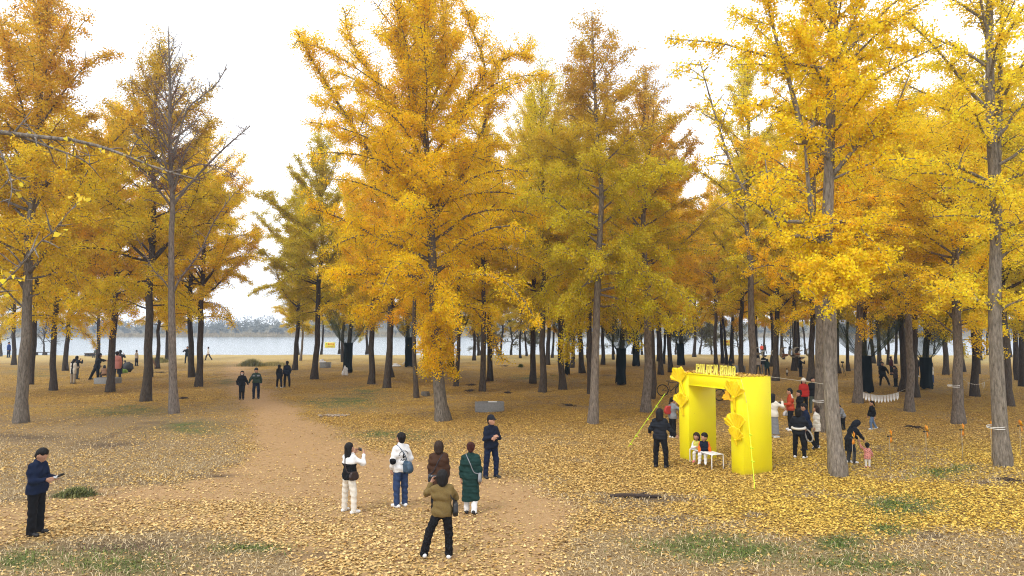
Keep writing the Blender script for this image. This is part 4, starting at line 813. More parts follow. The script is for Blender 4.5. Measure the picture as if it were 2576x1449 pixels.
    B += [(HP(0, -.012, .035), HP(0, .012, .005), .089 * hs, .082 * hs, None), (HP(0, .02, -.02), HP(0, .045, -.075), .068 * hs, .042 * hs), (HP(0, .086, -.012), HP(0, .104, -.030), .010 * hs, .014 * hs), (HP(.083, -.005, -.01), HP(.086, -.008, -.045), .016 * hs, .010 * hs), (HP(-.083, -.005, -.01), HP(-.086, -.008, -.045), .016 * hs, .010 * hs),
          (neck - t * .05, hc - hu * .05, .056, .052), (HP(0, .09, -.068), HP(0, .094, -.068), .014 * hs, .014 * hs)]
    B = [q[:4] for q in B]
    B += [(p0 + t * .0 - rx * .07, p0 + rx * .07, .105, .105), (p0 + t * .15 - rx * .05, p0 + t * .15 + rx * .05, .098, .098), (p0 + t * .33 - rx * .09, p0 + t * .33 + rx * .09, .105, .105), (sho['L'] - t * .03, sho['R'] - t * .03, .062, .062)]
    for s in 'LR':
        B += [(sho[s], elb[s], .050, .040), (elb[s], wri[s], .039, .026), (hipj[s], knee[s], .080, .052), (knee[s], ank[s], .050, .035), (ank[s], ank[s] + np.array([0, .03, -.045]), .034, .026)]
    V, F = make('body', B, .016, SKIN)
    Vs, Fs = [V], [F]; nn = len(V)
    for s, sg in (('L', -1), ('R', 1)):      # hands: palm, four fingers, thumb
        f = fdir[s]; inward = unit(np.array([-sg, 0, 0]) + (np.array([0, -.3, 0]) if f[2] > .3 else 0) - f * 0); nrm = unit(inward - f * (inward @ f)) if f[2] < .5 else unit(np.array([-sg, -.4, 0]) - f * (np.array([-sg, -.4, 0]) @ f)); side = np.cross(f, nrm) * sg * -1.0; cu = pz.get('curl', .38); w_ = wri[s]
        side = unit(side); Hn = [(w_ - f * .02, w_ + f * .03, .026, .026)]
        for i, (o_, ln) in enumerate(((.032, .072), (.011, .080), (-.011, .074), (-.031, .058))):
            kn = w_ + f * .085 + side * o_; Hn.append((w_ + f * .02 + side * o_ * .6, kn, .016, .0125)); d1 = unit(f + nrm * cu); m1 = kn + d1 * ln * .5; d2 = unit(f + nrm * (cu * 3.2 + .12 * i)); Hn += [(kn, m1, .0105, .0095), (m1, m1 + d2 * ln * .52, .0095, .008)]
        tb = w_ + f * .03 + side * .03; t1 = tb + unit(f * .7 + side * .75 + nrm * .3) * .045; Hn += [(tb, t1, .015, .012), (t1, t1 + unit(f + side * .15 + nrm * .5) * .035, .0115, .009)]
        V, F = make('hand', Hn, .0035, SKIN, res=max(.0075, min(hh * .5, .014))); Vs.append(V); Fs.append(F + nn); nn += len(V)
    V = np.concatenate(Vs); F = np.concatenate(Fs); cen = V[F].mean(1); q = np.stack([(cen - hc) @ hr, (cen - hc) @ hf, (cen - hc) @ hu], 1) / hs; mi = np.zeros(len(F), int)
    if dist < 32:
        eye = ((np.abs(np.abs(q[:, 0]) - .032) < .010) & (np.abs(q[:, 2] - .004) < .007) & (q[:, 1] > .055)); mi[eye] = 1; lip = (np.abs(q[:, 0]) < .018) & (np.abs(q[:, 2] + .068) < .005) & (q[:, 1] > .06); mi[lip] = 2
    emit('body', V, F, [SKIN, DARKSKIN, LIPS], mi)
    # ---- trousers
    if low:
        e = .014 * b_; Lw = [(p0 + t * .06 - rx * .065, p0 + t * .06 + rx * .065, .112 * b_, .112 * b_), (p0 - rx * .07 - [0, 0, .03], p0 + rx * .07 - [0, 0, .03], .115, .115)]
        fl = pz.get('flare', .012); cuts = []
        for s in 'LR': Lw += [(hipj[s] - np.array([0, .01, .02]), knee[s], .100 + e * .4, .074 + e * .5), (knee[s], ank[s] - np.array([0, .0, .03]), .072 + e * .5, .058 + fl)]
        V, F = make('trousers', Lw, .014, None, wob=.006 if dist < 30 else .0035, extra=lambda X, d: np.maximum(d, np.minimum(ank['L'][2], ank['R'][2]) - .035 - X[:, 2]) if lift is None and 'lean' not in pz else d)
        m = fab(low, COL[low]); emit('trousers', V, F, m)
    # ---- skirt
    if skirt:
        cn, ln = skirt; kb = p0 - np.array([0, 0, ln]); V, F = make('skirt', [(p0 + t * .08 - rx * .04, p0 + t * .08 + rx * .04, .12, .12), (p0 - rx * .06, kb - rx * .10, .12, .15), (p0 + rx * .06, kb + rx * .10, .12, .15)], .02, None, cuts=[(kb, (0, 0, -1), 0)], wob=.006); emit('skirt', V, F, fab(cn, COL[cn]))
    # ---- shoes
    for s in 'LR':
        shd = knee[s] - ank[s]; a = pz.get('l' + s, ((.05, 0, -1), (0, -.03, -1))); tip = max(0, -unit(np.array(a[1], float))[1] - .2); fd = unit(np.array([(.18 if s == 'R' else -.18), 1, -1.5 * tip])); hu_ = unit(np.cross(fd, [1, 0, 0])) * -1; hu_ = hu_ if hu_[2] > 0 else -hu_
        A_ = ank[s] + np.array([0, 0, -.035]); hl = A_ - fd * .055 - hu_ * .012; to = A_ + fd * .15 - hu_ * .018
        V, F = make('shoe', [(hl - fd * .01, A_ + fd * .03, .046, .050), (A_ + fd * .03, to, .050, .042), (A_ + np.array([0, 0, .035]), A_, .050, .050)], .010, None, cuts=[(A_ - hu_ * .05, -hu_, 0)], res=hh * .8); emit('shoe', V, F, mat('shoe_' + shoe, COL.get(shoe, COL['black']), .55, .1, 30))
    # ---- upper garment
    cn, ln = up; e = .022 * b_; hem = {'waist': -.02, 'hip': -.10, 'thigh': -.24, 'knee': -.46, 'calf': -.62}[ln]; pf = puff
    Tp = [(p0 + t * .13 - rx * .055 * b_, p0 + t * .13 + rx * .055 * b_, .108 + e, .108 + e), (p0 + t * .32 - rx * .085 * b_, p0 + t * .32 + rx * .085 * b_, .112 + e, .112 + e), (sho['L'] * .86 + sho['R'] * .14, sho['R'] * .86 + sho['L'] * .14, .072 + e * .6, .072 + e * .6), (neck - t * .045, sho['L'] * .85 + sho['R'] * .15 + t * .035, .062, .050), (neck - t * .045, sho['R'] * .85 + sho['L'] * .15 + t * .035, .062, .050), (neck - t * .06, neck + t * .018, .070, .064),
          (p0 - t * .0 - rx * .07 * b_, p0 + rx * .07 * b_, .118 + e, .118 + e)]
    if hem < -.05:
        hb_ = p0 + (t * .3 + np.array([0, 0, .7])) * (hem - .02)
        if 'lean' in pz: hb_ = p0 - np.array([0, 0, -hem]) - t * .0
        Tp += [(p0 - rx * .062, hb_ - rx * (.06 if ln == 'hip' else .075) * b_, .118 + e, .120 + e), (p0 + rx * .062, hb_ + rx * (.06 if ln == 'hip' else .075) * b_, .118 + e, .120 + e)]
    ct = [(p0 + np.array([0, 0, hem]), (0, 0, -1), 0)] if 'lean' not in pz else [(p0 + t * hem if hem > -.2 else p0 + np.array([0, 0, hem]), tuple(-t) if hem > -.2 else (0, 0, -1), 0)]
    Sl = {}
    for s in 'LR': Sl[s] = [(sho[s], elb[s], .058 + e * .55, .054 + e * .6), (elb[s], wri[s] - fdir[s] * .01, .054 + e * .6, .040 + e * .3)]
    def upf(X):
        d = sdf_caps(X, Tp, .02); w2 = (.008 if dist < 30 else .005) * (np.sin(X[:, 0] * 27 + X[:, 2] * 15) * np.sin(X[:, 2] * 19 - X[:, 1] * 21) + .6 * np.sin(X[:, 2] * 41 + X[:, 0] * 11))
        for (pt, n_, k_) in ct: d = np.maximum(d, (X - np.asarray(pt, np.float32)) @ np.asarray(n_, np.float32))
        dS = 9.0
        for s in 'LR': ds = sdf_caps(X, Sl[s], .012); ds = np.maximum(ds, (X - (wri[s] - fdir[s] * .002).astype(np.float32)) @ fdir[s].astype(np.float32)); dS = np.minimum(dS, ds)
        k = .018; d = -k * np.log(np.exp(np.clip(-d / k, -40, 40)) + np.exp(np.clip(-dS / k, -40, 40)) + 1e-30) + w2
        if pf: d = d - pf * np.abs(np.sin((X @ t.astype(np.float32)) * math.pi / .085)) + pf * .5
        return d
    ptsU = np.array([*elb.values(), *wri.values(), *sho.values(), neck, p0 + np.array([0, 0, hem])]); V, F = surface_net(upf, ptsU.min(0) - .23, ptsU.max(0) + .2, hh / max(sc, .4) if sc < 1 else hh)
    ms = [fab(cn, COL[cn])]; mi = None
    if stripe or sleeve:
        cen = V[F].mean(1); u_ = (cen - p0) @ t; mi = np.zeros(len(F), int)
        arm = np.minimum(sdf_caps(cen.astype(np.float32), Sl['L'], .01), sdf_caps(cen.astype(np.float32), Sl['R'], .01)) < sdf_caps(cen.astype(np.float32), Tp, .02) + .004
        if sleeve: ms.append(fab(sleeve, COL[sleeve])); mi[arm] = len(ms) - 1
        if stripe:
            for (c2, fnm) in stripe: ms.append(fab(c2, COL[c2])); mi[fnm(u_, cen, arm, dict(elb=elb, wri=wri, fy=fy))] = len(ms) - 1
    up_name = 'coat' if ln in ('knee', 'calf', 'thigh') else 'jacket'; jk = emit(up_name, V, F, ms, mi)
    # ---- hair and headgear
    hcol, style = hair; hm = mat('hair_' + hcol, COL[hcol], .6, .35, 60, .3, spec=.18)
    if style != 'hood':
        hp = [(HP(0, -.018, .042), HP(0, -.006, .022), .104 * hs, .099 * hs)]
        if style == 'long': hp += [(HP(0, -.045, .01), HP(.01, -.075, -.17), .092 * hs, .062), (HP(.05, -.03, 0), HP(.075, -.05, -.17), .055 * hs, .045), (HP(-.05, -.03, 0), HP(-.075, -.055, -.19), .055 * hs, .04), (HP(-.02, -.07, -.1), HP(-.03, -.085, -.24), .05, .03)]
        elif style == 'bob': hp += [(HP(0, -.04, .0), HP(0, -.05, -.11), .10 * hs, .085 * hs), (HP(.06, -.01, .0), HP(.07, -.01, -.09), .055 * hs, .045 * hs), (HP(-.06, -.01, .0), HP(-.07, -.01, -.09), .055 * hs, .045 * hs)]
        elif style == 'bun': hp += [(HP(0, -.085, .07), HP(0, -.10, .09), .05, .045), (HP(0, -.05, 0), HP(0, -.06, -.05), .08 * hs, .06 * hs)]
        elif style == 'tail': hp += [(HP(0, -.10, .03), HP(0, -.15, -.14), .035, .03)]
        else: hp += [(HP(0, -.035, 0), HP(0, -.045, -.05), .086 * hs, .068 * hs)]
        def face_cut(X, d):
            v = X - hc.astype(np.float32); a = v @ hf.astype(np.float32) / hs; c = v @ hu.astype(np.float32) / hs; b2 = np.abs(v @ hr.astype(np.float32)) / hs
            cut = np.minimum(np.minimum(a - (-.005 if style in ('short', 'bun', 'tail') else .015), .055 + .02 * np.sin(b2 * 60) - c), .4); d = d + .0045 * np.sin(X[:, 0] * 95 + X[:, 2] * 30) * np.sin(X[:, 1] * 83)
            return np.maximum(d, cut * .9)
        V, F = make('hair', hp, .012, hm, extra=face_cut, res=max(hh * .75, .012)); emit('hair', V, F, hm)
    else:
        hp = [(HP(0, -.02, .045), HP(0, -.02, -.03), .125 * hs, .12 * hs), (HP(0, -.04, -.05), neck - fy * .03, .12, .11)]
        def hood_cut(X, d):
            v = X - hc.astype(np.float32); a = v @ hf.astype(np.float32) / hs; c = v @ hu.astype(np.float32) / hs; b2 = v @ hr.astype(np.float32) / hs
            return np.maximum(d, -(np.sqrt(b2 ** 2 + (c + .01) ** 2 + (np.minimum(a - .10, 0)) ** 2) - .082) * .9)
        V, F = make('hood', hp, .015, hm, extra=hood_cut); emit('hood', V, F, fab(cn, COL[cn]))
    if hat:
        kind, hcn = hat; hm2 = fab(hcn, COL[hcn])
        if kind == 'cap': hp = [(HP(0, -.012, .062), HP(0, -.006, .05), .103 * hs, .106 * hs), (HP(-.04, .10, .048), HP(.04, .10, .048), .016, .016), (HP(-.045, .13, .043), HP(.045, .13, .043), .012, .012), (HP(-.035, .155, .038), HP(.035, .155, .038), .009, .009)]
        else: hp = [(HP(0, -.012, .07), HP(0, -.01, .055), .10 * hs, .106 * hs)] + [(HP(.12 * math.cos(a), .13 * math.sin(a) - .01, .035), HP(.12 * math.cos(a + .6), .13 * math.sin(a + .6) - .01, .035), .022, .022) for a in np.arange(0, 6.28, .6)]
        V, F = make('hat', hp, .008, hm2, cuts=[(HP(0, 0, .026), tuple(-hu), 0)]); emit('cap' if kind == 'cap' else 'hat', V, F, hm2)
    if mask: V, F = make('mask', [(HP(-.03, .075, -.05), HP(.03, .075, -.05), .042 * hs, .042 * hs)], .01, None); emit('face_mask', V, F, fab('white', COL['white']))
    M = Matrix.Translation((g[0], g[1], gzz + (lift or 0))) @ Matrix.Rotation(-R(face), 4, 'Z')
    def W(p): return np.array(M @ Vector(((np.asarray(p, float) + off) * sc).tolist()))
    J = dict(root=root, W=W, wri=wri, elb=elb, sho=sho, hc=hc, hf=hf, hu=hu, hr=hr, p0=p0, t=t, rx=rx, fy=fy, fdir=fdir, sc=sc, neck=neck, jacket=jk)
    return J

def bag(J, label, colr, side=1, hang=-.08, size=(.26, .11, .2), strap='cross', name='shoulder_bag', back=-.02, cat='bag', out=.20):
    """worn bag with its strap: hangs beside the hip, on the outside of the clothes"""
    W = J['W']; c = J['p0'] + J['rx'] * side * out + J['fy'] * back + np.array([0, 0, hang]); cw = W(c); fx = W(c + J['fy']) - W(c); ang = math.atan2(fx[1], fx[0]); s = J['sc']
    e = empty(name, cw, ang, label, cat); m = mat('bag_' + colr, COL[colr], .5, .15, 25, .1)
    def fn(X):
        d = sdf_caps(X, [((-size[0] * .30, 0, -size[2] * .2), (size[0] * .30, 0, -size[2] * .2), size[2] * .42, size[2] * .42, None), ((-size[0] * .28, 0, size[2] * .2), (size[0] * .28, 0, size[2] * .2), size[2] * .3, size[2] * .3, None)], .02); return np.maximum(d, np.abs(X[:, 1]) - size[1] * .5)
    V, F = surface_net(lambda X: fn(X), (-size[0] * .75, -size[1], -size[2]), (size[0] * .75, size[1], size[2]), .014); link('pouch', raw_mesh('pouch', V * s, F, smooth=True), m, e)
    so = J['sho']; o = 'L' if side > 0 else 'R'; near = 'R' if side > 0 else 'L'
    if strap == 'cross': pts = [c + np.array([0, .09, size[2] * .4]), J['p0'] + J['t'] * .34 + J['fy'] * .155, so[o] * .72 + J['neck'] * .28 + J['t'] * .075, J['p0'] + J['t'] * .34 - J['fy'] * .155, J['p0'] + J['t'] * .12 + J['rx'] * side * .10 - J['fy'] * .15, c + np.array([0, -.09, size[2] * .4])]
    else: pts = [c + np.array([0, .08, size[2] * .4]), so[near] + J['fy'] * .09 - J['t'] * .12, so[near] + J['t'] * .092 + J['rx'] * (-side * .02), so[near] - J['fy'] * .11 - J['t'] * .12, c + np.array([0, -.08, size[2] * .4])]
    Q = smooth_path([W(p) for p in pts], 26); ca, sa = math.cos(-ang), math.sin(-ang); d = Q - cw; Q = np.stack([d[:, 0] * ca - d[:, 1] * sa, d[:, 0] * sa + d[:, 1] * ca, d[:, 2]], 1)
    mb = MB(); mb.tube(Q, .010, 6); mb.build('strap', m, e, True); return e
def held(J, s='R', fwd=.09, up=0.0):
    return J['W'](J['wri'][s] + J['fdir'][s] * fwd + np.array([0, 0, up]))
def phone(J, label, s='R', cold=(.02, .02, .022), between=False, tilt=0, up=.02):
    p = (held(J, 'L', .1, up) + held(J, 'R', .1, up)) / 2 if between else held(J, s, .10, up); f = J['W'](J['hc'] + J['hf']) - J['W'](J['hc']); a = math.atan2(f[1], f[0]) - math.pi / 2
    e = empty('phone', p, a, label, 'phone'); mb = MB(); mb.box((0, 0, 0), (.155, .009, .076), bev=.004); mb.build('case', mat('phone_case', cold, .35), e); mb = MB(); mb.box((0, -.0055, 0), (.145, .002, .068)); mb.build('screen', mat('phone_glass', (.02, .022, .03), .08), e); return e
# ------------------------------------------------------------------ the visitors
WB = [('black', lambda u, c, arm, j: ((u < .31) & ~arm))]
J1 = person(88, 1343, 1128, 92, 'man in navy jacket and black trousers looking down at a grey remote control', 'device', ('navy', 'hip'), 'black', 'black', ('hair', 'short'), bulk=1.18, ext=dict(curl=.6, flare=.03))
J2 = person(878, 1288, 1116, 38, 'woman in a white and black jumper and cream trousers taking a photo', 'photo', ('white', 'hip'), 'cream', 'white', ('hair', 'long'), stripe=WB, ext=dict(lL=((.16, .0, -1), (.03, -.03, -1)), lR=((.16, .03, -1), (.10, -.05, -1)), head=(0, 12)))
bag(J2, 'small dark brown bag at the right hip of the woman in cream trousers', 'leather', 1, .02, (.2, .08, .2))
phone(J2, 'dark phone held up by the woman in cream trousers', between=True)
J3 = person(1008, 1273, 1091, 318, 'man in a white jacket with black back print, blue jeans and white trainers', 'pockets', ('white', 'hip'), 'jeans', 'white', ('hair', 'short'), h=.009, stripe=[('black', lambda u, c, arm, j: (arm & (np.abs(((c - j['elb']['L']) ** 2).sum(1) ** .5) < .085) & (c[:, 1] < j['elb']['L'][1] + .02)) | (~arm & (c[:, 1] < -.02) & ((((c[:, 0] / .034) ** 2 + ((u - .29) / .062) ** 2 < 1) & (((c[:, 0] - .01) / .012) ** 2 + ((u - .30) / .02) ** 2 > 1)) | ((np.abs(np.hypot(c[:, 0], u - .27) - .135) < .013) & (u > .30) & (np.sin(np.arctan2(c[:, 0], u - .27) * 24) > -.45)) | ((np.abs(u - .19 - .012 * np.sin(c[:, 0] * 90)) < .012) & (np.abs(c[:, 0]) < .085)) | ((np.abs(u - .09) < .01) & (np.abs(c[:, 0] - .02) < .10) & (np.sin(c[:, 0] * 130) > -.3)))))])
bag(J3, 'blue waist bag behind the hip of the man in the white jacket', 'bag', 1, .04, (.40, .17, .26), back=-.17, out=.05)
J4 = person(1103, 1290, 1112, 2, 'woman with short brown hair in a dark brown padded parka, seen from behind', 'stand', ('brown', 'thigh'), 'black', 'black', ('brownhair', 'bob'), bulk=1.1)
bag(J4, 'dark blue bag at the left hip of the woman in the brown parka', 'dnavy', -1, -.06, (.24, .1, .2))
J5 = person(1098, 1404, 1186, 352, 'woman in a khaki jacket and wide black trousers with legs apart, nearest the camera', 'wide', ('khaki', 'hip'), 'black', 'white', ('hair', 'bob'), bulk=1.06, ext=dict(flare=.026))
bag(J5, 'black shoulder bag hanging from the woman in the khaki jacket', 'black', 1, .06, (.28, .1, .26), 'side', out=.27, back=0)
phone(J5, 'phone raised to the face of the woman in the khaki jacket', 'L')
J6 = person(1183, 1295, 1116, 4, 'woman with reddish hair in a long dark green padded coat, walking away', 'walk', ('green', 'calf'), 'white', 'black', ('redhair', 'bun'), puff=.008, bulk=1.06, ext=dict(lL=((.04, .12, -1), (0, -.02, -1)), lR=((.03, .04, -1), (0, -.42, -1)), aL=((.2, .0, -1), (.08, .1, -1)), aR=((.2, .0, -1), (.08, .1, -1))))
bag(J6, 'small grey bag at the right hip of the woman in the long green coat', 'grey', 1, -.02, (.2, .08, .22), out=.24)
J7 = person(1235, 1203, 1047, 148, 'man in a dark cap and navy jacket standing with folded arms', 'crossed', ('dnavy', 'hip'), 'navy', 'black', ('hair', 'short'), hat=('cap', 'ink'), ext=dict(head=(3, -25), lL=((.12, .1, -1), (.02, 0, -1)), lR=((.1, -.05, -1), (.02, -.1, -1))))
J8 = person(1663, 1176, 1030, 28, 'woman with long black hair in a black puffer jacket left of the yellow arch', 'idle', ('ink', 'hip'), 'black', 'black', ('hair', 'long'), puff=.010, bulk=1.12, ext=dict(aR=((.5, .3, -1), (.5, .5, -.6)), aL=((.5, -.05, -1), (.2, .5, -.3))))
J9 = person(1692, 1104, 1001, 68, 'woman in a grey hooded top photographing with raised hands beside the arch', 'photo', ('grey', 'hip'), 'black', 'white', ('hair', 'tail'))
bag(J9, 'red backpack on the woman in the grey hooded top', 'red', -1, .30, (.26, .15, .34), out=.02, back=-.20, name='backpack', cat='backpack', strap='side')
phone(J9, 'phone held by the woman in the grey hooded top', between=True)
paper = lambda x: x
J13 = person(1990, 1082, 978, 283, 'man in a brick-red jacket with a camera in his hand', 'idle', ('brick', 'hip'), 'black', 'white', ('hair', 'short'), ext=dict(aL=((.1, .25, -1), (-.1, .9, .05)), aR=((.2, -.1, -1), (.0, .5, -.6)), head=(12, 0)), stripe=[('cream', lambda u, c, arm, j: (u > .44) & (c @ j['fy'] < -.02))])
J14 = person(2013, 1079, 983, 275, 'woman in black standing close behind the man in the brick-red jacket', 'idle', ('black', 'hip'), 'black', 'black', ('hair', 'bun'), bulk=1.1, ext=dict(head=(14, 0)))
J15 = person(2012, 1152, 1028, 40, 'person in a black puffer with a white baby carrier belt round the waist', 'idle', ('ink', 'hip'), 'black', 'white', ('hair', 'bob'), puff=.008, bulk=1.15, ext=dict(aR=((.3, .55, -.8), (-.5, .7, .45)), aL=((.4, .1, -1), (-.2, .8, -.2))))
J16 = person(2040, 1134, 1016, 285, 'man in a navy quilted jacket stepping forward next to the baby carrier', 'idle', ('navy', 'hip'), 'black', 'dnavy', ('hair', 'short'), puff=.006, ext=dict(head=(16, 0), aR=((.1, .5, -1), (-.2, 1, .3)), lL=((.06, .25, -1), (0, .05, -1)), lR=((.06, -.10, -1), (0, -.75, -1)), lean=(0, .15)))
J17 = person(2056, 1128, 1022, 300, 'person in a white puffer half hidden behind the navy quilted jacket', 'idle', ('cream', 'thigh'), 'black', 'white', ('brownhair', 'bob'), puff=.01, bulk=1.1)
J18 = person(2023, 1040, 953, 184, 'woman in a red jacket and white bucket hat facing the camera', 'stand', ('red', 'hip'), 'black', 'black', ('hair', 'long'), hat=('bucket', 'cream'))
J19 = person(2046, 1039, 950, 192, 'man in a black vest and grey-green trousers beside the red-jacketed woman', 'stand', ('black', 'hip'), 'sage', 'dgrey', ('hair', 'short'), ext=dict(head=(5, -35)))
J20 = person(2121, 1080, 1018, 272, 'person in a grey top stooping behind the forked grey ginkgo', 'bend', ('grey', 'hip'), 'black', 'black', ('hair', 'short'), ext=dict(lean=(0, .35)))
J21 = person(2141, 1165, 1058, 84, 'person in a long black hooded coat bending towards a toddler', 'bend', ('ink', 'knee'), 'dgrey', 'white', ('hair', 'hood'), bulk=1.15, ext=dict(lean=(0, .42), aR=((.1, .7, -1), (-.2, .75, -.8)), aL=((.1, .5, -1), (.0, .7, -.8))))
J22 = person(2183, 1175, 1116, 10, 'toddler in a pink patterned puffer suit holding the hooded person by the hand', 'stand', ('pink', 'thigh'), 'cream', 'pinkshoe', ('hair', 'short'), child=1.0, puff=.014, bulk=1.25, ext=dict(aL=((.6, .1, .5), (.3, .1, 1)), aR=((.5, .1, -1), (.3, .2, -1))), stripe=[('ink', lambda u, c, arm, j: (np.sin(c[:, 0] * 60) * np.sin(c[:, 2] * 52 + np.floor(c[:, 0] * 19) * 1.6) > .62))])
J23 = person(2198, 1079, 1009, 272, 'girl in a black puffer and blue jeans walking left under the pennants', 'walk', ('black', 'hip'), 'ljeans', 'white', ('hair', 'tail'), child=.35, puff=.008, bulk=1.1)
J24 = person(2226, 972, 912, 205, 'man all in black striding right of the black-sleeved trunk', 'idle', ('black', 'thigh'), 'black', 'black', ('hair', 'short'), bulk=1.15, ext=dict(lL=((.5, .2, -1), (.35, -.2, -1)), lR=((.1, -.1, -1), (.1, -.1, -1)), aL=((.6, .1, -1), (.2, .4, -.8))))
person(2243, 944, 897, 95, 'man in a maroon jumper among the far trunks', 'idle', ('maroon', 'hip'), 'black', 'black', ext=dict(aL=((.4, -.1, -1), (.2, .2, -1))))
person(2254, 974, 920, 262, 'woman in a plaid coat looking at her phone beside a brown trunk', 'device', ('plaid', 'thigh'), 'black', 'black', ('hair', 'long'))
person(2216, 952, 904, 80, 'dark figure mostly hidden behind the trunk left of the maroon jumper', 'idle', ('ink', 'hip'), 'black', 'black')
person(2305, 948, 896, 185, 'figure in black with white shoes standing between two far trunks', 'idle', ('black', 'hip'), 'black', 'white')
person(2344, 970, 912, 285, 'woman in a white jacket and long denim skirt at a sleeved trunk', 'idle', ('cream', 'hip'), None, 'black', ('hair', 'long'), skirt=('jeans', .70), ext=dict(aL=((.2, .6, -.8), (-.3, .8, .3))))
# the couple on the path and the pair behind them
J30 = person(608, 1004, 934, 166, 'woman in black with a white face mask and sunglasses walking hand in hand', 'walk', ('black', 'hip'), 'black', 'black', ('hair', 'bob'), mask=True, bulk=1.05, ext=dict(lL=((.0, .08, -1), (0, 0, -1)), lR=((.0, -.05, -1), (0, -.1, -1)), aL=((.42, .05, -1), (.42, .1, -1)), aR=((.45, -.1, -1), (-.1, .3, -1))))
J30b = person(644, 1003, 927, 164, 'man in a green bomber jacket, cap and sunglasses walking hand in hand', 'walk', ('olive', 'waist'), 'dnavy', 'black', ('hair', 'short'), hat=('cap', 'ink'), bulk=1.12, ext=dict(head=(2, -30), lL=((.1, .16, -1), (.02, -.02, -1)), lR=((.08, -.03, -1), (0, -.12, -1)), aR=((.55, .05, -1), (.4, .1, -1)), aL=((.35, -.08, -1), (.08, .15, -1))), stripe=[('grey', lambda u, c, arm, j: (np.abs(u - .40) < .035) & ~arm & (np.abs(c[:, 0]) > .05))])
person(702, 975, 918, 12, 'figure in a long black hooded coat seen from behind, with white shoes', 'idle', ('black', 'thigh'), 'black', 'white', ('hair', 'long'), bulk=1.15, ext=dict(lL=((.16, 0, -1), (.08, 0, -1)), lR=((.16, 0, -1), (.06, 0, -1))))
person(722, 973, 909, 338, 'man in a dark navy jacket beside the black hooded coat', 'idle', ('dnavy', 'hip'), 'black', 'black', ext=dict(aR=((.3, -.15, -1), (-.2, .5, -.9)), head=(4, -20)))
# the crowd at the concrete ring on the left
person(183, 964, 903, 8, 'onlooker with long black hair in a white jacket with black stripe', 'device', ('cream', 'thigh'), 'beige', 'black', ('hair', 'long'), stripe=[('black', lambda u, c, arm, j: (np.abs(c[:, 0]) < .07) & ~arm)])
person(192, 953, 896, 30, 'dark-clothed photographer just behind the striped-jacket onlooker', 'photo', ('ink', 'hip'), 'dgrey', 'black', ('hair', 'long'))
person(236, 962, 888, 40, 'figure in black leaning over the concrete ring with one leg stretched back', 'idle', ('black', 'hip'), 'black', 'black', bulk=1.15, ext=dict(lL=((.75, -.25, -1), (.7, -.2, -1)), lR=((.0, .1, -1), (.0, 0, -1)), lean=(.22, .12), aR=((.9, .4, -.2), (1, .3, .05)), aL=((.6, .2, -1), (.3, .5, -.4))))
person(262, 952, 902, 330, 'person in a tan jacket crouching at the concrete ring', 'squat', ('tan', 'hip'), 'black', 'black', ('hair', 'long'), H=1.05)
person(294, 956, 885, 350, 'person in a long pink padded coat behind the brown trunk', 'idle', ('pink', 'thigh'), 'dnavy', 'black', ('hair', 'short'), puff=.010, bulk=1.1)
person(301, 942, 882, 340, 'man in a dark cap behind the pink padded coat', 'photo', ('dgrey', 'hip'), 'black', 'black', hat=('cap', 'ink'))
person(316, 934, 903, 300, 'person in black bending down over a lime green bag', 'squat', ('black', 'hip'), 'black', 'black', H=1.0)
person(378, 949, 895, 340, 'woman in a tan coat with long dark hair behind the thick brown trunk', 'idle', ('tan', 'thigh'), 'black', 'black', ('hair', 'long'), ext=dict(aR=((.5, .1, -1), (.3, .3, -1))))
person(343, 921, 881, 30, 'figure almost wholly hidden behind the thick brown trunk', 'idle', ('beige', 'hip'), 'black', 'black', ('brownhair', 'short'))
person(236, 899, 866, 180, 'man on the short river bench behind the crowd', 'sit', ('sage', 'hip'), 'dgrey', 'black', H=1.3, ext=dict())
person(21, 899, 861, 90, 'person in bright blue beside the leaning trunk at the left edge', 'idle', ('blue', 'hip'), 'dnavy', 'black', hat=('cap', 'ink'))
# by the river
person(470, 914, 872, 175, 'man in black with a hand at his ear, standing by the river', 'idle', ('black', 'hip'), 'black', 'black', ext=dict(aR=((.7, .2, -.5), (-.6, .3, .9))))
person(525, 906, 872, 268, 'man in a white top and dark trousers striding along the river', 'stride', ('white', 'hip'), 'black', 'black')
person(1252, 894, 862, 60, 'small figure in a white coat at the river beside a thin trunk', 'idle', ('cream', 'thigh'), 'black', 'black', ('hair', 'long'))
person(1636, 896, 868, 200, 'small figure in a pale top at the river, left of the sleeved trunks', 'idle', ('beige', 'hip'), 'black', 'black', ('hair', 'short'))
person(1917, 891, 866, 10, 'hiker with a bright orange-red jacket near the river', 'idle', ('coral', 'hip'), 'black', 'black', bulk=1.15)
person(1901, 890, 867, 30, 'hiker in dark red mostly hidden by a trunk', 'idle', ('red', 'hip'), 'black', 'black')
person(1926, 890, 867, 340, 'hiker in grey with dark trousers right of the orange-red jacket', 'walk', ('dgrey', 'hip'), 'dnavy', 'black')
person(1908, 942, 895, 20, 'man in a pale jacket with a black elbow patch right of the speckled trunk', 'idle', ('beige', 'hip'), 'dgrey', 'black', stripe=[('black', lambda u, c, arm, j: arm & (((c - j['elb']['L']) ** 2).sum(1) ** .5 < .09))])
person(1922, 941, 893, 350, 'man in a black jumper with a white chest stripe and light jeans', 'idle', ('black', 'hip'), 'grey', 'white', stripe=[('white', lambda u, c, arm, j: np.abs(u - .30) < .03)], bulk=1.1)
person(1931, 945, 903, 15, 'figure in a dark green coat beside the white chest stripe', 'idle', ('green', 'thigh'), 'black', 'black', ('hair', 'bob'))
person(1850, 938, 902, 100, 'dark figure sitting low behind the letters of the arch', 'sit', ('black', 'hip'), 'black', 'black', ('hair', 'long'), H=1.25)
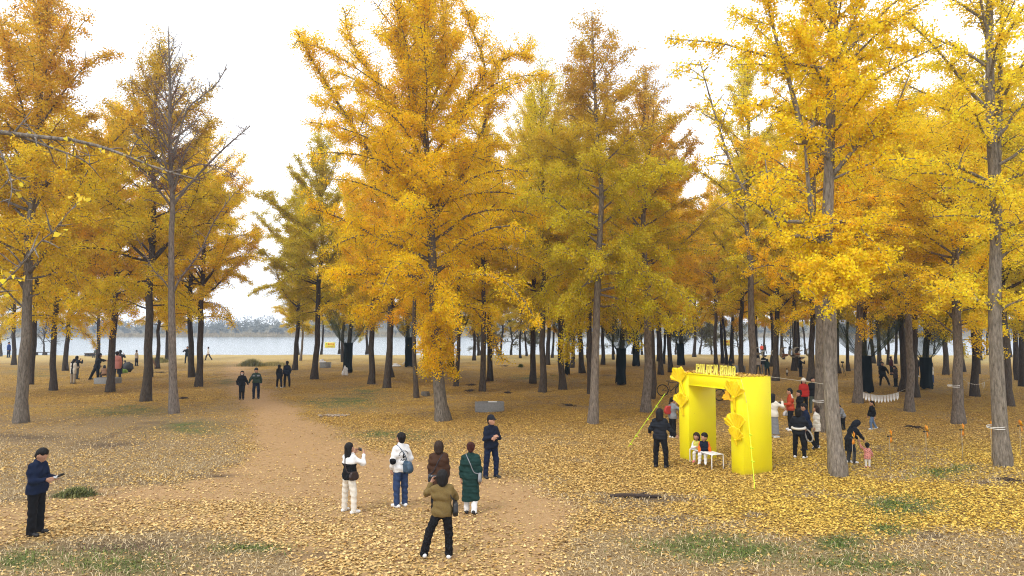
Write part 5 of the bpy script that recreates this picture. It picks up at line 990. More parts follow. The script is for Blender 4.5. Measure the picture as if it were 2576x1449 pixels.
person(1980, 946, 927, 30, 'small child in a white jacket alone on the leaves', 'stand', ('cream', 'hip'), 'dgrey', 'black', child=.9)
person(2014, 948, 900, 85, 'woman all in black with a raised hand among the far trunks', 'photoR', ('black', 'thigh'), 'black', 'black', ('hair', 'bun'))
person(1988, 893, 867, 20, 'figure in navy trousers behind the hanging baskets by the river', 'idle', ('ink', 'hip'), 'navy', 'black')
person(2473, 893, 868, 200, 'dark figure half behind a trunk near the river at the right', 'idle', ('ink', 'hip'), 'black', 'black')
# ------------------------------------------------------------------ the golden arch
def board_paint():
    m = bpy.data.materials.new('yellow_paint'); m.use_nodes = True; nt = m.node_tree; p = nt.nodes['Principled BSDF']; Lk = nt.links.new; tc = N(nt, 'ShaderNodeTexCoord')
    a = N(nt, 'ShaderNodeTexNoise', Scale=7.0, Detail=5.0, Roughness=.7); b = N(nt, 'ShaderNodeTexNoise', Scale=1.3, Detail=2.0); v = N(nt, 'ShaderNodeTexVoronoi', Scale=5.0)
    for n in (a, b, v): Lk(tc.outputs['Object'], n.inputs['Vector'])
    sp = N(nt, 'ShaderNodeMapRange'); sp.inputs[1].default_value = .05; sp.inputs[2].default_value = .035; Lk(v.outputs['Distance'], sp.inputs[0])
    mr = N(nt, 'ShaderNodeMapRange'); mr.inputs[1].default_value = .3; mr.inputs[2].default_value = .7; Lk(b.outputs['Fac'], mr.inputs[0])
    c = mix_node(nt, mr.outputs[0], (.90, .79, .006), (.95, .86, .010)); s = N(nt, 'ShaderNodeSeparateXYZ'); Lk(tc.outputs['Object'], s.inputs[0])
    lowm = N(nt, 'ShaderNodeMapRange'); lowm.inputs[1].default_value = .30; lowm.inputs[2].default_value = .0; Lk(math_node(nt, 'ADD', s.outputs['Z'], math_node(nt, 'MULTIPLY', a.outputs['Fac'], .3)), lowm.inputs[0])
    c = mix_node(nt, math_node(nt, 'MULTIPLY', lowm.outputs[0], .55), c, (.40, .30, .06)); c = mix_node(nt, math_node(nt, 'MULTIPLY', sp.outputs[0], .6), c, (.30, .22, .03))
    Lk(c, p.inputs['Base Color']); p.inputs['Roughness'].default_value = .45; p.inputs['Specular IOR Level'].default_value = .3; return m
YEL = board_paint()
LFY = mat('leaf_prop_yellow', (.90, .65, .008), .45, .12, 12, .15, spec=.3); LFO = mat('leaf_prop_orange', (.88, .46, .010), .45, .12, 12, .15, spec=.3)
pa, pb = ground(1709.9, 1151.7), ground(1871.5, 1192.7); AW = float(np.linalg.norm(pb - pa)); ang = math.atan2(pb[1] - pa[1], pb[0] - pa[0]); AD, AH, PW = 1.12, 2.72, .46
arch = empty('flower_arch', pa, ang, 'bright yellow square arch with giant leaf ornaments and the words GOLDEN ROAD', 'arch')     # local x along the front, y inwards
AM = Matrix.Translation(Vector(pa.tolist())) @ Matrix.Rotation(ang, 4, 'Z')
def AW_(p): return np.array(AM @ Vector(p))
gsink = -.06
for x0 in (0.0, AW - PW - .02): mb = MB(); w_ = PW + (.02 if x0 else 0); mb.box((x0 + w_ / 2, AD / 2, (AH + gsink) / 2), (w_, AD, AH - gsink), bev=.006); mb.build('pillar', YEL, arch)
mb = MB(); mb.box((AW / 2 - .01, AD / 2, AH - .19), (AW - 2 * PW - .021, AD - .006, .374), bev=.005); mb.build('beam', YEL, arch)
mb = MB(); mb.box((AW / 2, -.010, AH - .014), (AW - .01, .025, .03), bev=.004); mb.box((AW / 2 - .01, -.010, AH - .368), (AW - 2 * PW - .03, .025, .028), bev=.004); mb.build('trim', YEL, arch)
def strokes(ch):
    """condensed block letters, one unit high and .5 wide, as outlines to extrude"""
    b = lambda x0, z0, x1, z1: [(x0, z0), (x1, z0), (x1, z1), (x0, z1)]; w = .175; o = []
    if ch in 'GOC':
        o = [b(0, .12, w, .88), [(0, .12), (.1, 0), (.4, 0), (.5, .12), (.5 - w, .15), (w, .15)], [(0, .88), (w, .85), (.5 - w, .85), (.5, .88), (.4, 1), (.1, 1)]]
        o += [b(.5 - w, .12, .5, .88)] if ch == 'O' else [b(.5 - w, .12, .5, .48), b(.26, .36, .5 - w, .48), b(.5 - w, .66, .5, .88)]
    if ch == 'L': o = [b(0, 0, w, 1), b(w, 0, .46, w)]
    if ch == 'D': o = [b(0, 0, w, 1), [(w, 0), (.4, 0), (.5, .12), (.5 - w, .15), (w, .15)], [(w, .85), (.5 - w, .85), (.5, .88), (.4, 1), (w, 1)], b(.5 - w, .12, .5, .88)]
    if ch == 'E': o = [b(0, 0, w, 1), b(w, 0, .46, w), b(w, .43, .40, .57), b(w, .85, .46, 1)]
    if ch == 'N': o = [b(0, 0, w, 1), b(.37, 0, .37 + w, 1), [(w, 1), (w, .66), (.37, 0), (.37, .34)]]
    if ch == 'R': o = [b(0, 0, w, 1), [(w, .85), (.34, .85), (.5, .88), (.4, 1), (w, 1)], b(.34, .58, .5, .88), [(w, .44), (.38, .44), (.5, .55), (.34, .58), (w, .58)], [(.26, .44), (.36, 0), (.51, 0), (.42, .46)]]
    if ch == 'A': o = [[(0, 0), (w, 0), (.24, 1), (.14, 1)], [(.5 - w + .02, 0), (.52, 0), (.38, 1), (.28, 1)], b(.12, .22, .40, .36), [(.14, 1), (.20, .78), (.32, .78), (.38, 1)]]
    return o
mb = MB(); xq = .68; rl = random.Random(3)
for ch in 'GOLDEN ROAD':
    if ch == ' ': xq += .10; continue
    dz = rl.uniform(-.006, .006); tl = rl.uniform(-.03, .03)
    for k, poly in enumerate(strokes(ch)):
        P_ = [(xq + (px * .27 + (pz - .5) * tl * .3), AH + .004 + dz + pz * .30) for px, pz in poly]; mb.prism(P_, .115 + .0006 * k, .140 - .0006 * k)
    xq += .160 if ch != 'L' else .148
mb.build('lettering', mat('letter_yellow', (.92, .84, .14), .45, .05, 9), arch)
def ginkgo_prop(c, size, rot, sweep, m, parent, seed, tilt=.0, stem=.55):
    """a giant ruffled fan leaf on a flat stalk, standing a little off the arch"""
    r = np.random.default_rng(seed); nA, nR = 46, 12; a = np.linspace(-sweep, sweep, nA); ph = r.uniform(0, 6.28, 4)
    ed = 1 + .035 * np.sin(a * 9 + ph[0]) + .03 * np.sin(a * 19 + ph[1]) - .13 * np.exp(-((a - .1) / .06) ** 2) - .12 * np.clip(np.abs(a) / sweep, 0, 1) ** 4
    V = []
    for i in range(nR):
        t = .06 + .94 * i / (nR - 1); rr = size * t * (1 + (ed - 1) * t ** 2); x = np.sin(a) * rr; z = np.cos(a) * rr
        y = -.10 * size * t + size * (.025 * t * np.sin(a * 22 + ph[2]) + .075 * t ** 3 * np.sin(a * 6 + ph[3])) + .05 * size * np.abs(a / sweep) * t; V.append(np.stack([x, y, z], 1))
    V = np.concatenate(V); cr, sr = math.cos(rot), math.sin(rot)
    def place(V): V = np.asarray(V, float); x, z = V[:, 0] * cr + V[:, 2] * sr, -V[:, 0] * sr + V[:, 2] * cr; y = V[:, 1] + tilt * V[:, 2]; return np.stack([x, y, z], 1) + np.array(c)
    I, J = np.meshgrid(np.arange(nR - 1), np.arange(nA - 1), indexing='ij'); F = np.stack([I * nA + J, I * nA + J + 1, (I + 1) * nA + J + 1, (I + 1) * nA + J], -1).reshape(-1, 4); n = len(V)
    W = place(V); Bk = W + np.array([0, .022, 0]); mb = MB(); rim = [[(nR - 1) * nA + j, (nR - 1) * nA + j + 1, (nR - 1) * nA + j + 1 + n, (nR - 1) * nA + j + n] for j in range(nA - 1)] + [[i * nA, (i + 1) * nA, (i + 1) * nA + n, i * nA + n] for i in range(nR - 1)] + [[i * nA + nA - 1, (i + 1) * nA + nA - 1, (i + 1) * nA + nA - 1 + n, i * nA + nA - 1 + n] for i in range(nR - 1)]
    mb.add(np.concatenate([W, Bk]), np.concatenate([F, F[:, ::-1] + n, np.array(rim)])); st = place([[0, -.02, .10 * size], [.01, 0, -.15 * size], [.04, .01, -stem * size]]); mb.tube(smooth_path(st, 8), np.linspace(.05, .028, 8) * size / .5, 6)
    mb.build('leaf_ornament', m, parent, True)
ginkgo_prop((.16, -.06, 2.40), .50, -.30, 1.12, LFY, arch, 1, -.05, .95)
ginkgo_prop((.36, .06, 2.46), .30, .45, .8, LFO, arch, 2, .1, .6)
ginkgo_prop((.20, -.07, 1.62), .46, -.05, .95, LFY, arch, 3, -.05, .6)
ginkgo_prop((AW - .27, -.07, 2.12), .52, .10, 1.05, LFY, arch, 4, -.05, .75)
ginkgo_prop((AW - .44, -.05, 2.06), .28, -.95, .75, LFO, arch, 5, .0, .4)
ginkgo_prop((AW - .16, -.07, 1.18), .54, -.20, 1.0, LFY, arch, 6, -.05, .5)
ginkgo_prop((AW - .20, -.10, .92), .40, .12, 1.05, LFY, arch, 7, -.05, .35)
# leaves lying on the roof of the arch: part of the litter that covers everything
rg = np.random.default_rng(8); m_ = 900; px_ = rg.random(m_) * AW; py_ = rg.random(m_) * AD; k = (np.abs(py_ - .125) > .05) | (px_ < .66)
c_ = np.array([AW_((a, b, AH + .012 + .02 * q)) for a, b, q in zip(px_[k], py_[k], rg.random(k.sum()))]); n_ = len(c_); an = rg.uniform(0, 6.28, n_)
V, F4 = leaf_quads(c_, rg.uniform(.05, .085, n_), np.stack([np.cos(an), np.sin(an), rg.normal(0, .3, n_)], 1), np.stack([rg.normal(0, .4, n_), rg.normal(0, .4, n_), np.ones(n_)], 1)) if 'leaf_quads' in globals() else (np.zeros((0, 3)), np.zeros((0, 4), int))
tag(link('roof_leaves', raw_mesh('roof_leaves', V, F4, attrs={'v': ('FACE', rg.random(n_)), 'lemon': ('FACE', np.full(n_, .3)), 'pale': ('FACE', rg.random(n_) * .8)}), bpy.data.materials.get('fallen_leaf') or YEL), kind='stuff')
# guy ropes
NEON = mat('neon_rope', (.62, .85, .02), .5)
def rope(pts, r, label, knots, name='guy_rope', m=None, cat='rope', sag=0.0, group=None):
    P = smooth_path([np.asarray(p, float) for p in pts], 14); c0 = P[0].copy(); mb = MB(); mb.tube(P - c0, r, 6)
    for k in knots: q = P[int(k * 13)] - c0; mb.box(q + np.array([.03, 0, -.02]), (.07, .02, .025)); mb.tube([q - [0, 0, .03], q + [0, 0, .03]], r * 2.2, 6)
    o = mb.build(name, m or NEON, None, True, c0); return tag(o, label, cat, group)
g1 = ground(1579, 1127); t1 = atd(1673, 990, float(AW_((.1, .9, 2.6))[1]) + .6); rope([g1, g1 * .5 + t1 * .5, t1], .011, 'neon yellow guy rope slanting from the ground up to the left of the arch', (.1, .28, .55, .78))
mid = AW_((AW + .02, .1, AH - .02)); g2 = ground(1899, 1232); s2 = atd(1879, 1014, AW_((AW, -.1, 1.9))[1]); rope([g2, g2 * .5 + s2 * .5, s2], .010, 'neon yellow guy rope running down in front of the right pillar of the arch', (.35, .5, .68))
rope([s2, AW_((AW - .02, -.03, AH - .03))], .004, 'thin pale cord continuing the right guy rope to the roof corner of the arch', (), 'cord', mat('pale_cord', (.6, .58, .5), .7), 'cord')
rope([AW_((AW, AD, AH - .01)), atd(2030, 960, 21.5), atd(2072, 966, 19.9)], .006, 'thin pale cord from the arch roof to the forked grey ginkgo', (), 'cord', mat('pale_cord', (.6, .58, .5), .7), 'cord')
# ------------------------------------------------------------------ white slatted bench with the two children
WHT = mat('white_metal', (.80, .80, .80), .35, .03, 20)
q0 = ground(1791, 1180); q1 = ground(1738, 1163); bx = unit(q1 - q0); bw = unit(ground(1814.4, 1176.8) - q0); bang = math.atan2(bx[1], bx[0]); BL, BW, BH = 1.12, .40, .41
bench = empty('slatted_bench', q0, bang, 'white metal bench with slats and rounded ends under the arch', 'bench')
sgn = 1 if np.cross(bx[:2], bw[:2]) > 0 else -1
mb = MB()
for i in range(15): x = .04 + i * (BL - .08) / 14; mb.box((x, sgn * BW / 2, BH - .012), (.048, BW - .03, .016), bev=.004)
mb.build('seat', WHT, bench)
for e_ in (0, 1):
    x = .0 if e_ == 0 else BL; mb = MB(); mb.tube(smooth_path([(x, 0, -.03), (x, 0, BH - .06), (x, sgn * .02, BH - .012), (x, sgn * .06, BH), (x, sgn * (BW - .06), BH), (x, sgn * (BW - .02), BH - .012), (x, sgn * BW, BH - .06), (x, sgn * BW, -.03)], 26), .016, 8); mb.build('leg', WHT, bench, True)
mb = MB(); mb.tube([(0, sgn * .02, BH - .008), (BL, sgn * .02, BH - .008)], .014, 8); mb.tube([(0, sgn * (BW - .02), BH - .008), (BL, sgn * (BW - .02), BH - .008)], .014, 8); mb.build('rail', WHT, bench, True)
def seat_at(u): p = q0 + bx * u + bw * .20; return np.array([p[0], p[1], 0.0])
# seat children: pelvis height set so that they rest on the slats
def sitter(u, H, face, *a, **k):
    return person(0, 0, 0, face, *a, base=seat_at(u), H=H, lift=k.pop('lift'), **k)
K1 = sitter(.93, .86, 205, 'little girl in a pale yellow knitted jumper and white trousers sitting on the bench', 'sit', ('lime', 'hip'), 'cream', 'pinkshoe', ('brownhair', 'bob'), child=1.0, bulk=1.1, lift=.05, ext=dict(head=(14, 18), aR=((.25, .2, -1), (-.9, .6, .3)), lean=(.10, .02)), sleeve='white')
K2 = sitter(.64, .90, 205, 'little boy in a dark quilted vest with orange sleeves sitting on the bench', 'sit', ('dnavy', 'hip'), 'white', 'white', ('hair', 'short'), child=1.0, bulk=1.15, lift=.05, ext=dict(head=(18, 30), aL=((.3, -.1, -1), (.1, .05, -1)), lean=(-.04, .0)), sleeve='orange', puff=.008)
# ------------------------------------------------------------------ concrete tree rings
CON = mat('concrete', (.24, .24, .235), .9, .22, 14, .3, spec=.2)
def ring(x, y, w, d, h, rz, label, wall=.10, sides=6, fill=None):
    p = ground(x, y); e = empty('concrete_ring', (p[0], p[1] + d / 2, 0), rz, label, 'planter'); a = [math.pi / sides + i * 2 * math.pi / sides for i in range(sides)]; f = 1 / math.cos(math.pi / sides)
    O = [(math.cos(t) * w / 2 * f * .93, math.sin(t) * d / 2 * f) for t in a]; I = [(ox * (1 - 2 * wall / w), oy * (1 - 2 * wall / d)) for ox, oy in O]; n = sides; V = [(ox, oy, -.05) for ox, oy in O] + [(ox, oy, h) for ox, oy in O] + [(ix, iy, h) for ix, iy in I] + [(ix, iy, h - .22) for ix, iy in I]
    F = [[k * n + i, k * n + (i + 1) % n, (k + 1) * n + (i + 1) % n, (k + 1) * n + i] for k in range(3) for i in range(n)]; mb = MB(); mb.add(V, F); mb.build('shell', CON, e)
    mb = MB(); mb.add([(ix * 1.01, iy * 1.01, h - .20) for ix, iy in I], None, [[0, i, i + 1] for i in range(1, n - 1)]); mb.build('soil', mat('dark_soil', (.05, .04, .03), .95, .4, 20, .4) if fill is None else fill, e); return e
r1 = ring(1230.5, 1038, 1.52, .85, .47, .12, 'grey hexagonal concrete trough alone on the leaves right of the central tree')
mb = MB(); mb.box((0, 0, 0), (.42, .28, .03), bev=.008); tag(mb.build('white_board', mat('white_plastic', (.8, .8, .8), .4), None, False, np.array(r1.location) + [.15, .02, .475]), 'white board lying on the rim of the concrete trough', 'board')
ring(262, 967, 1.62, .9, .46, .0, 'grey concrete ring with the crowd round it at the left', sides=4)
ring(816, 925, 1.05, .8, .52, .02, 'low dark concrete ring with a white sack on it, right of the path', sides=4)
ring(1862, 938, 1.0, .8, .62, .1, 'dark concrete ring far behind the letters of the arch', sides=4)
SACK = mat('white_sack', (.70, .69, .70), .6, .12, 9, .3)
def lump(c, r, sq, seed, label, name, m, cat, flat=0, res=.045):
    rg = np.random.default_rng(seed); pr = [((rg.normal(0, .35) * r, rg.normal(0, .3) * r, r * .25), (rg.normal(0, .4) * r, rg.normal(0, .3) * r, r * rg.uniform(.4, 1.2)), r * .42, r * .3) for _ in range(5)]
    V, F = surface_net(lambda X: sdf_caps(X, pr, .03) + .02 * np.sin(X[:, 0] * 40) * np.sin(X[:, 2] * 34), (-1.3 * r, -1.3 * r, -.1), (1.3 * r, 1.3 * r, 1.9 * r), res); V = V * np.array(sq); V[:, 2] = np.maximum(V[:, 2], 0.0)
    return tag(link(name, raw_mesh(name, V, F, smooth=True), m, None, c), label, cat)
p = ground(806, 925); lump((p[0], p[1] + .4, .50), .42, (1.1, .7, .6), 3, 'crumpled white sack on the dark concrete ring', 'white_sack', SACK, 'sack')
p = ground(866, 944); sk = lump((p[0], p[1], 0), .36, (.85, .6, 1.55), 4, 'white plastic bag leaning on the foot of a black-sleeved trunk', 'plastic_bag', SACK, 'bag')
p = ground(1000, 922); lump((p[0], p[1], 0), .6, (1.3, .8, .35), 5, 'white sheet crumpled on the leaves by a sleeved trunk', 'white_sheet', SACK, 'sheet', res=.06)
rope([ground(1012, 920) + [0, 0, .1], atd(1020, 908, ground(1012, 920)[1]), atd(1026, 890, ground(1012, 920)[1] + .3)], .05, 'twisted white sheet end pulled up against the sleeved trunk', (), 'sheet_end', SACK, 'sheet')
# ------------------------------------------------------------------ harvest nets round the trunks
SLV = mat('black_shade_cloth', (.006, .009, .008), .95, .3, 30, .2, spec=.05)
def net_material():
    m = bpy.data.materials.new('green_net'); m.use_nodes = True; nt = m.node_tree; nt.nodes.clear(); Lk = nt.links.new
    d = N(nt, 'ShaderNodeBsdfDiffuse', Color=(.07, .09, .04, 1)); t = N(nt, 'ShaderNodeBsdfTransparent', Color=(1, 1, 1, 1)); x = N(nt, 'ShaderNodeMixShader'); tc = N(nt, 'ShaderNodeTexCoord'); nz = N(nt, 'ShaderNodeTexNoise', Scale=2.5, Detail=3.0); Lk(tc.outputs['Object'], nz.inputs['Vector'])
    mr = N(nt, 'ShaderNodeMapRange'); mr.inputs[1].default_value = .3; mr.inputs[2].default_value = .7; mr.inputs[3].default_value = .22; mr.inputs[4].default_value = .55; Lk(nz.outputs['Fac'], mr.inputs[0]); Lk(mr.outputs[0], x.inputs[0]); Lk(t.outputs[0], x.inputs[1]); Lk(d.outputs[0], x.inputs[2]); o = N(nt, 'ShaderNodeOutputMaterial'); Lk(x.outputs[0], o.inputs[0]); return m
NET = net_material()
def harvest(x, ytop, ybot, w, label, seed, spread=3.4, top=6.6, tilt=0.0):
    g = ground(x, ybot + 2); Yd = g[1]; r = np.random.default_rng(seed); zt = atd(x, ytop, Yd)[2]; rad = w * Yd / F_PX / 2; e = empty('harvest_net', (g[0], Yd, 0), 0, label, 'net', 'harvest nets tied round the trunks')
    nA = 28; a = np.arange(nA) * 2 * math.pi / nA; ph = r.uniform(0, 6.28, 4); V = []; zs = np.linspace(.12, zt, 9)
    for i, z in enumerate(zs): q = rad * (1 + .10 * np.sin(a * 3 + ph[0] + z) + .05 * np.sin(a * 7 + ph[1]) + .12 * math.exp(-((z - .1) / .4) ** 2) + .04 * math.sin(z * 5)); zz = np.full(nA, z) if i else z + .10 * np.sin(a * 4 + ph[2]); V.append(np.stack([np.cos(a) * q, np.sin(a) * q, zz], 1))
    V = np.concatenate(V); F = [[i * nA + j, i * nA + (j + 1) % nA, (i + 1) * nA + (j + 1) % nA, (i + 1) * nA + j] for i in range(8) for j in range(nA)]; link('sleeve', raw_mesh('sleeve', V, F, smooth=True), SLV, e)
    mb = MB(); mb.tube([(math.cos(t) * rad * 1.08, math.sin(t) * rad * 1.08, zt) for t in np.linspace(0, 6.28, 24)], .03, 6); mb.build('rim', SLV, e, True)
    if spread:
        nA = 44; a = np.arange(nA) * 2 * math.pi / nA; ed = spread * (.72 + .28 * np.cos(a * 4 + ph[1]) + .12 * np.sin(a * 7)); th_ = top + .9 * np.cos(a * 4 + ph[1]) + tilt * np.cos(a); V = []
        for i in range(10): t = i / 9; q = rad * 1.05 + (ed - rad) * t ** .85; zz = zt + (th_ - zt) * (t ** 1.25); V.append(np.stack([np.cos(a) * q, np.sin(a) * q, zz], 1))
        V = np.concatenate(V); F = [[i * nA + j, i * nA + (j + 1) % nA, (i + 1) * nA + (j + 1) % nA, (i + 1) * nA + j] for i in range(9) for j in range(nA)]; link('net', raw_mesh('net', V, F, smooth=True), NET, e)
        mb = MB()
        for k in range(7): j = int(k * nA / 7); mb.tube([V[j], V[5 * nA + j] - [0, 0, .05], V[9 * nA + j]], .018, 4)
        mb.build('line', SLV, e)
    return e
HN = [(875, 863, 936, 22, 'black sleeve and green funnel net on the trunk with the white bag at its foot'), (1029, 849, 922, 19, 'black sleeve and green net on the trunk beside the white sheet'), (1133, 862, 942, 18, 'black sleeve and green net right behind the central orange-gold tree'), (1427, 868, 942, 11, 'narrow black sleeve seen half behind a brown trunk'),
      (1562, 877, 966, 24, 'widest black sleeve with a ragged lower hem in the middle of the grove'), (1601, 860, 920, 17, 'black sleeve just right of the widest one'), (1713, 866, 917, 18, 'black sleeve behind the left corner of the yellow arch'), (2180, 896, 987, 28, 'straight dark green-black sleeve behind the long pennants'), (2330, 900, 977, 26, 'black sleeve with sagging green net beside the woman in white')]
for i, (x, yt, yb, w_, lb) in enumerate(HN): harvest(x, yt, yb, w_, lb, i, spread=(2.6, 2.4, 2.6, 2.0, 2.6, 2.2, 2.4, 3.4, 2.4)[i], top=(5.2, 5.4, 5.6, 5.6, 5.4, 5.6, 5.6, 5.0, 4.6)[i])
# ------------------------------------------------------------------ pennant strings
PAPER = mat('paper_white', (.78, .76, .72), .7, .03, 8); INKG = mat('faded_ink', (.42, .43, .45), .7); INKP = mat('faded_pink_ink', (.70, .45, .42), .7)
def pennants(x0, y0, x1, y1, sag, n, hh, Y0, Y1, label, deep, ties, marks=True, tip=.32):
    A0, A1 = atd(x0, y0, Y0), atd(x1, y1, Y1); L_ = np.linalg.norm(A1 - A0); e = empty('pennant_string', A0, math.atan2(A1[1] - A0[1], A1[0] - A0[0]), label, 'bunting', 'pennant strings between the trunks'); dz = A1[2] - A0[2]
    cz = lambda u: dz * u - 4 * sag * u * (1 - u); mbs = MB(); pp = [(L_ * u, 0, cz(u)) for u in np.linspace(0, 1, 20)]
    mbs.tube(pp, .006, 5)
    for (tx, ty, tY, end) in ties:
        T_ = atd(tx, ty, tY) - A0; c_, s_ = math.cos(-e.rotation_euler[2]), math.sin(-e.rotation_euler[2]); T_ = np.array([T_[0] * c_ - T_[1] * s_, T_[0] * s_ + T_[1] * c_, T_[2]]); mbs.tube([pp[0] if end == 0 else pp[-1], T_], .006, 5)
    mbs.build('string', mat('pale_cord', (.6, .58, .5), .7), e)
    rr = random.Random(n)
    for i in range(n):
        u0, u1 = i / n + .004, (i + 1) / n - .004; xa, xb = L_ * u0, L_ * u1; za, zb = cz(u0), cz(u1); xm = (xa + xb) / 2 + rr.uniform(-.01, .01); w2 = .012; yo = rr.uniform(-.006, .006) - .008 * (i % 2)
        poly = [(xa, za), (xb, zb), (xb - w2 * deep, zb - hh * (1 - tip)), (xm, (za + zb) / 2 - hh), (xa + w2 * deep, za - hh * (1 - tip))]
        mb = MB(); mb.prism(poly, yo - .002, yo + .002); pn = mb.build('pennant', PAPER, e)
        if marks:
            mb = MB(); s = (xb - xa) * .5; zc = (za + zb) / 2 - hh * .42
            for k in range(4): ax_, az_ = xm + rr.uniform(-.45, .25) * s, zc + rr.uniform(-.1, .45) * s; b_ = rr.random() < .5; mb.box((ax_ + .15 * s, yo - .004, az_), (.38 * s, .003, .07 * s) if b_ else (.07 * s, .003, .38 * s))
            mb.build('lettering', INKP if 5 <= i <= 8 else INKG, pn)
Yl = ground(2158, 1014)[1]; Yr = ground(2270, 986)[1]
pennants(2165.5, 984, 2261, 986, .20, 12, .42, Yl - .2, Yr - 6.0, 'long white string of twelve lettered pennants above the girl in the black puffer', 1.0, [(2151, 980, Yl - .1, 0), (2287, 975, ground(2287, 1033)[1] - .25, 1), ], True)
Ym = ground(2453, 997)[1] - 1.2; pennants(2432.5, 960, 2479.5, 959, .16, 11, .42, Ym, Ym - .6, 'short white string of pointed pennants in front of a dark trunk', 3.2, [(2418, 950, ground(2411, 1066)[1] + .3, 0), (2503, 950, ground(2522, 1176)[1] + .3, 1)], False, .9)
# strings round the trunks
def trunk_tie(x, y, base, r, label, m=None, n=2):
    g = ground(*base); z = atd(x, y, g[1] - r)[2]; c = atd(x, y, g[1]); mb = MB()
    for k in range(n): mb.tube([(math.cos(t) * r, math.sin(t) * r, k * .05 + .02 * math.sin(t + k)) for t in np.linspace(0, 6.2832, 22)], .010, 5)
    return tag(mb.build('trunk_string', m or mat('white_string', (.75, .75, .72), .7), None, True, (c[0], g[1], z)), label, 'string')
trunk_tie(2506, 1079, (2522, 1176), .238, 'white string wound round the rightmost grey trunk at pinwheel height')
trunk_tie(2399, 973, (2411, 1066), .232, 'pale string round the mottled trunk behind the pinwheels')
trunk_tie(2059, 1011, (2064, 1085), .215, 'white cord round the trunk behind the forked grey tree')
# ------------------------------------------------------------------ pinwheels on sticks
PW1, PW2 = mat('pinwheel_yellow', (.88, .52, .02), .5), mat('pinwheel_orange', (.85, .30, .01), .5)
def pinwheel(px_, py_, label, rot, gy):
    b_ = ground(px_, gy); e = empty('pinwheel', b_, rot, label, 'pinwheel', 'pinwheels on thin sticks'); hz = atd(px_, py_, b_[1])[2]; mb = MB(); mb.tube([(0, 0.02, -.05), (0, .02, hz)], .008, 6); mb.build('stick', mat('thin_stick', (.42, .36, .25), .7), e)
    mb = MB(); mb.tube([(0, -.05, hz), (0, .05, hz)], .012, 6); mb.box((0, .06, hz - .01), (.05, .05, .04)); mb.build('hub', mat('pin_black', (.02, .02, .02), .5), e)
    for k in range(4):
        a = k * math.pi / 2 + .5; c_, s_ = math.cos(a), math.sin(a); V = []
        for (u, v, y) in ((0, 0, -.012), (.10, -.01, .0), (.21, .02, .012), (.17, .12, -.002), (.09, .10, -.055), (.03, .03, -.045)): V.append((u * c_ - v * s_, y, hz + u * s_ + v * c_))
        mb = MB(); mb.add(V, [[0, 1, 4, 5], [1, 2, 3, 4]]); o = mb.build('blade', PW1 if k % 2 else PW2, e)
        sm = o.modifiers.new('thick', 'SOLIDIFY'); sm.thickness = .003
for i, (x, y, lb) in enumerate(((2148, 1102, 'yellow pinwheel in front of the long black hooded coat'), (2242, 1097, 'yellow pinwheel just right of the pink toddler'), (2333, 1085, 'yellow pinwheel midway between the toddler and the mottled trunk'), (2424, 1081, 'yellow pinwheel in front of the mottled trunk'), (2497, 1074, 'yellow pinwheel touching the left side of the rightmost grey trunk'), (2570, 1071, 'yellow pinwheel at the right edge beyond the rightmost grey trunk'))):
    pinwheel(x, y, lb, 1.0 + .1 * (i % 3), (1182, 1180, 1170, 1164, 1162, 1150)[i])
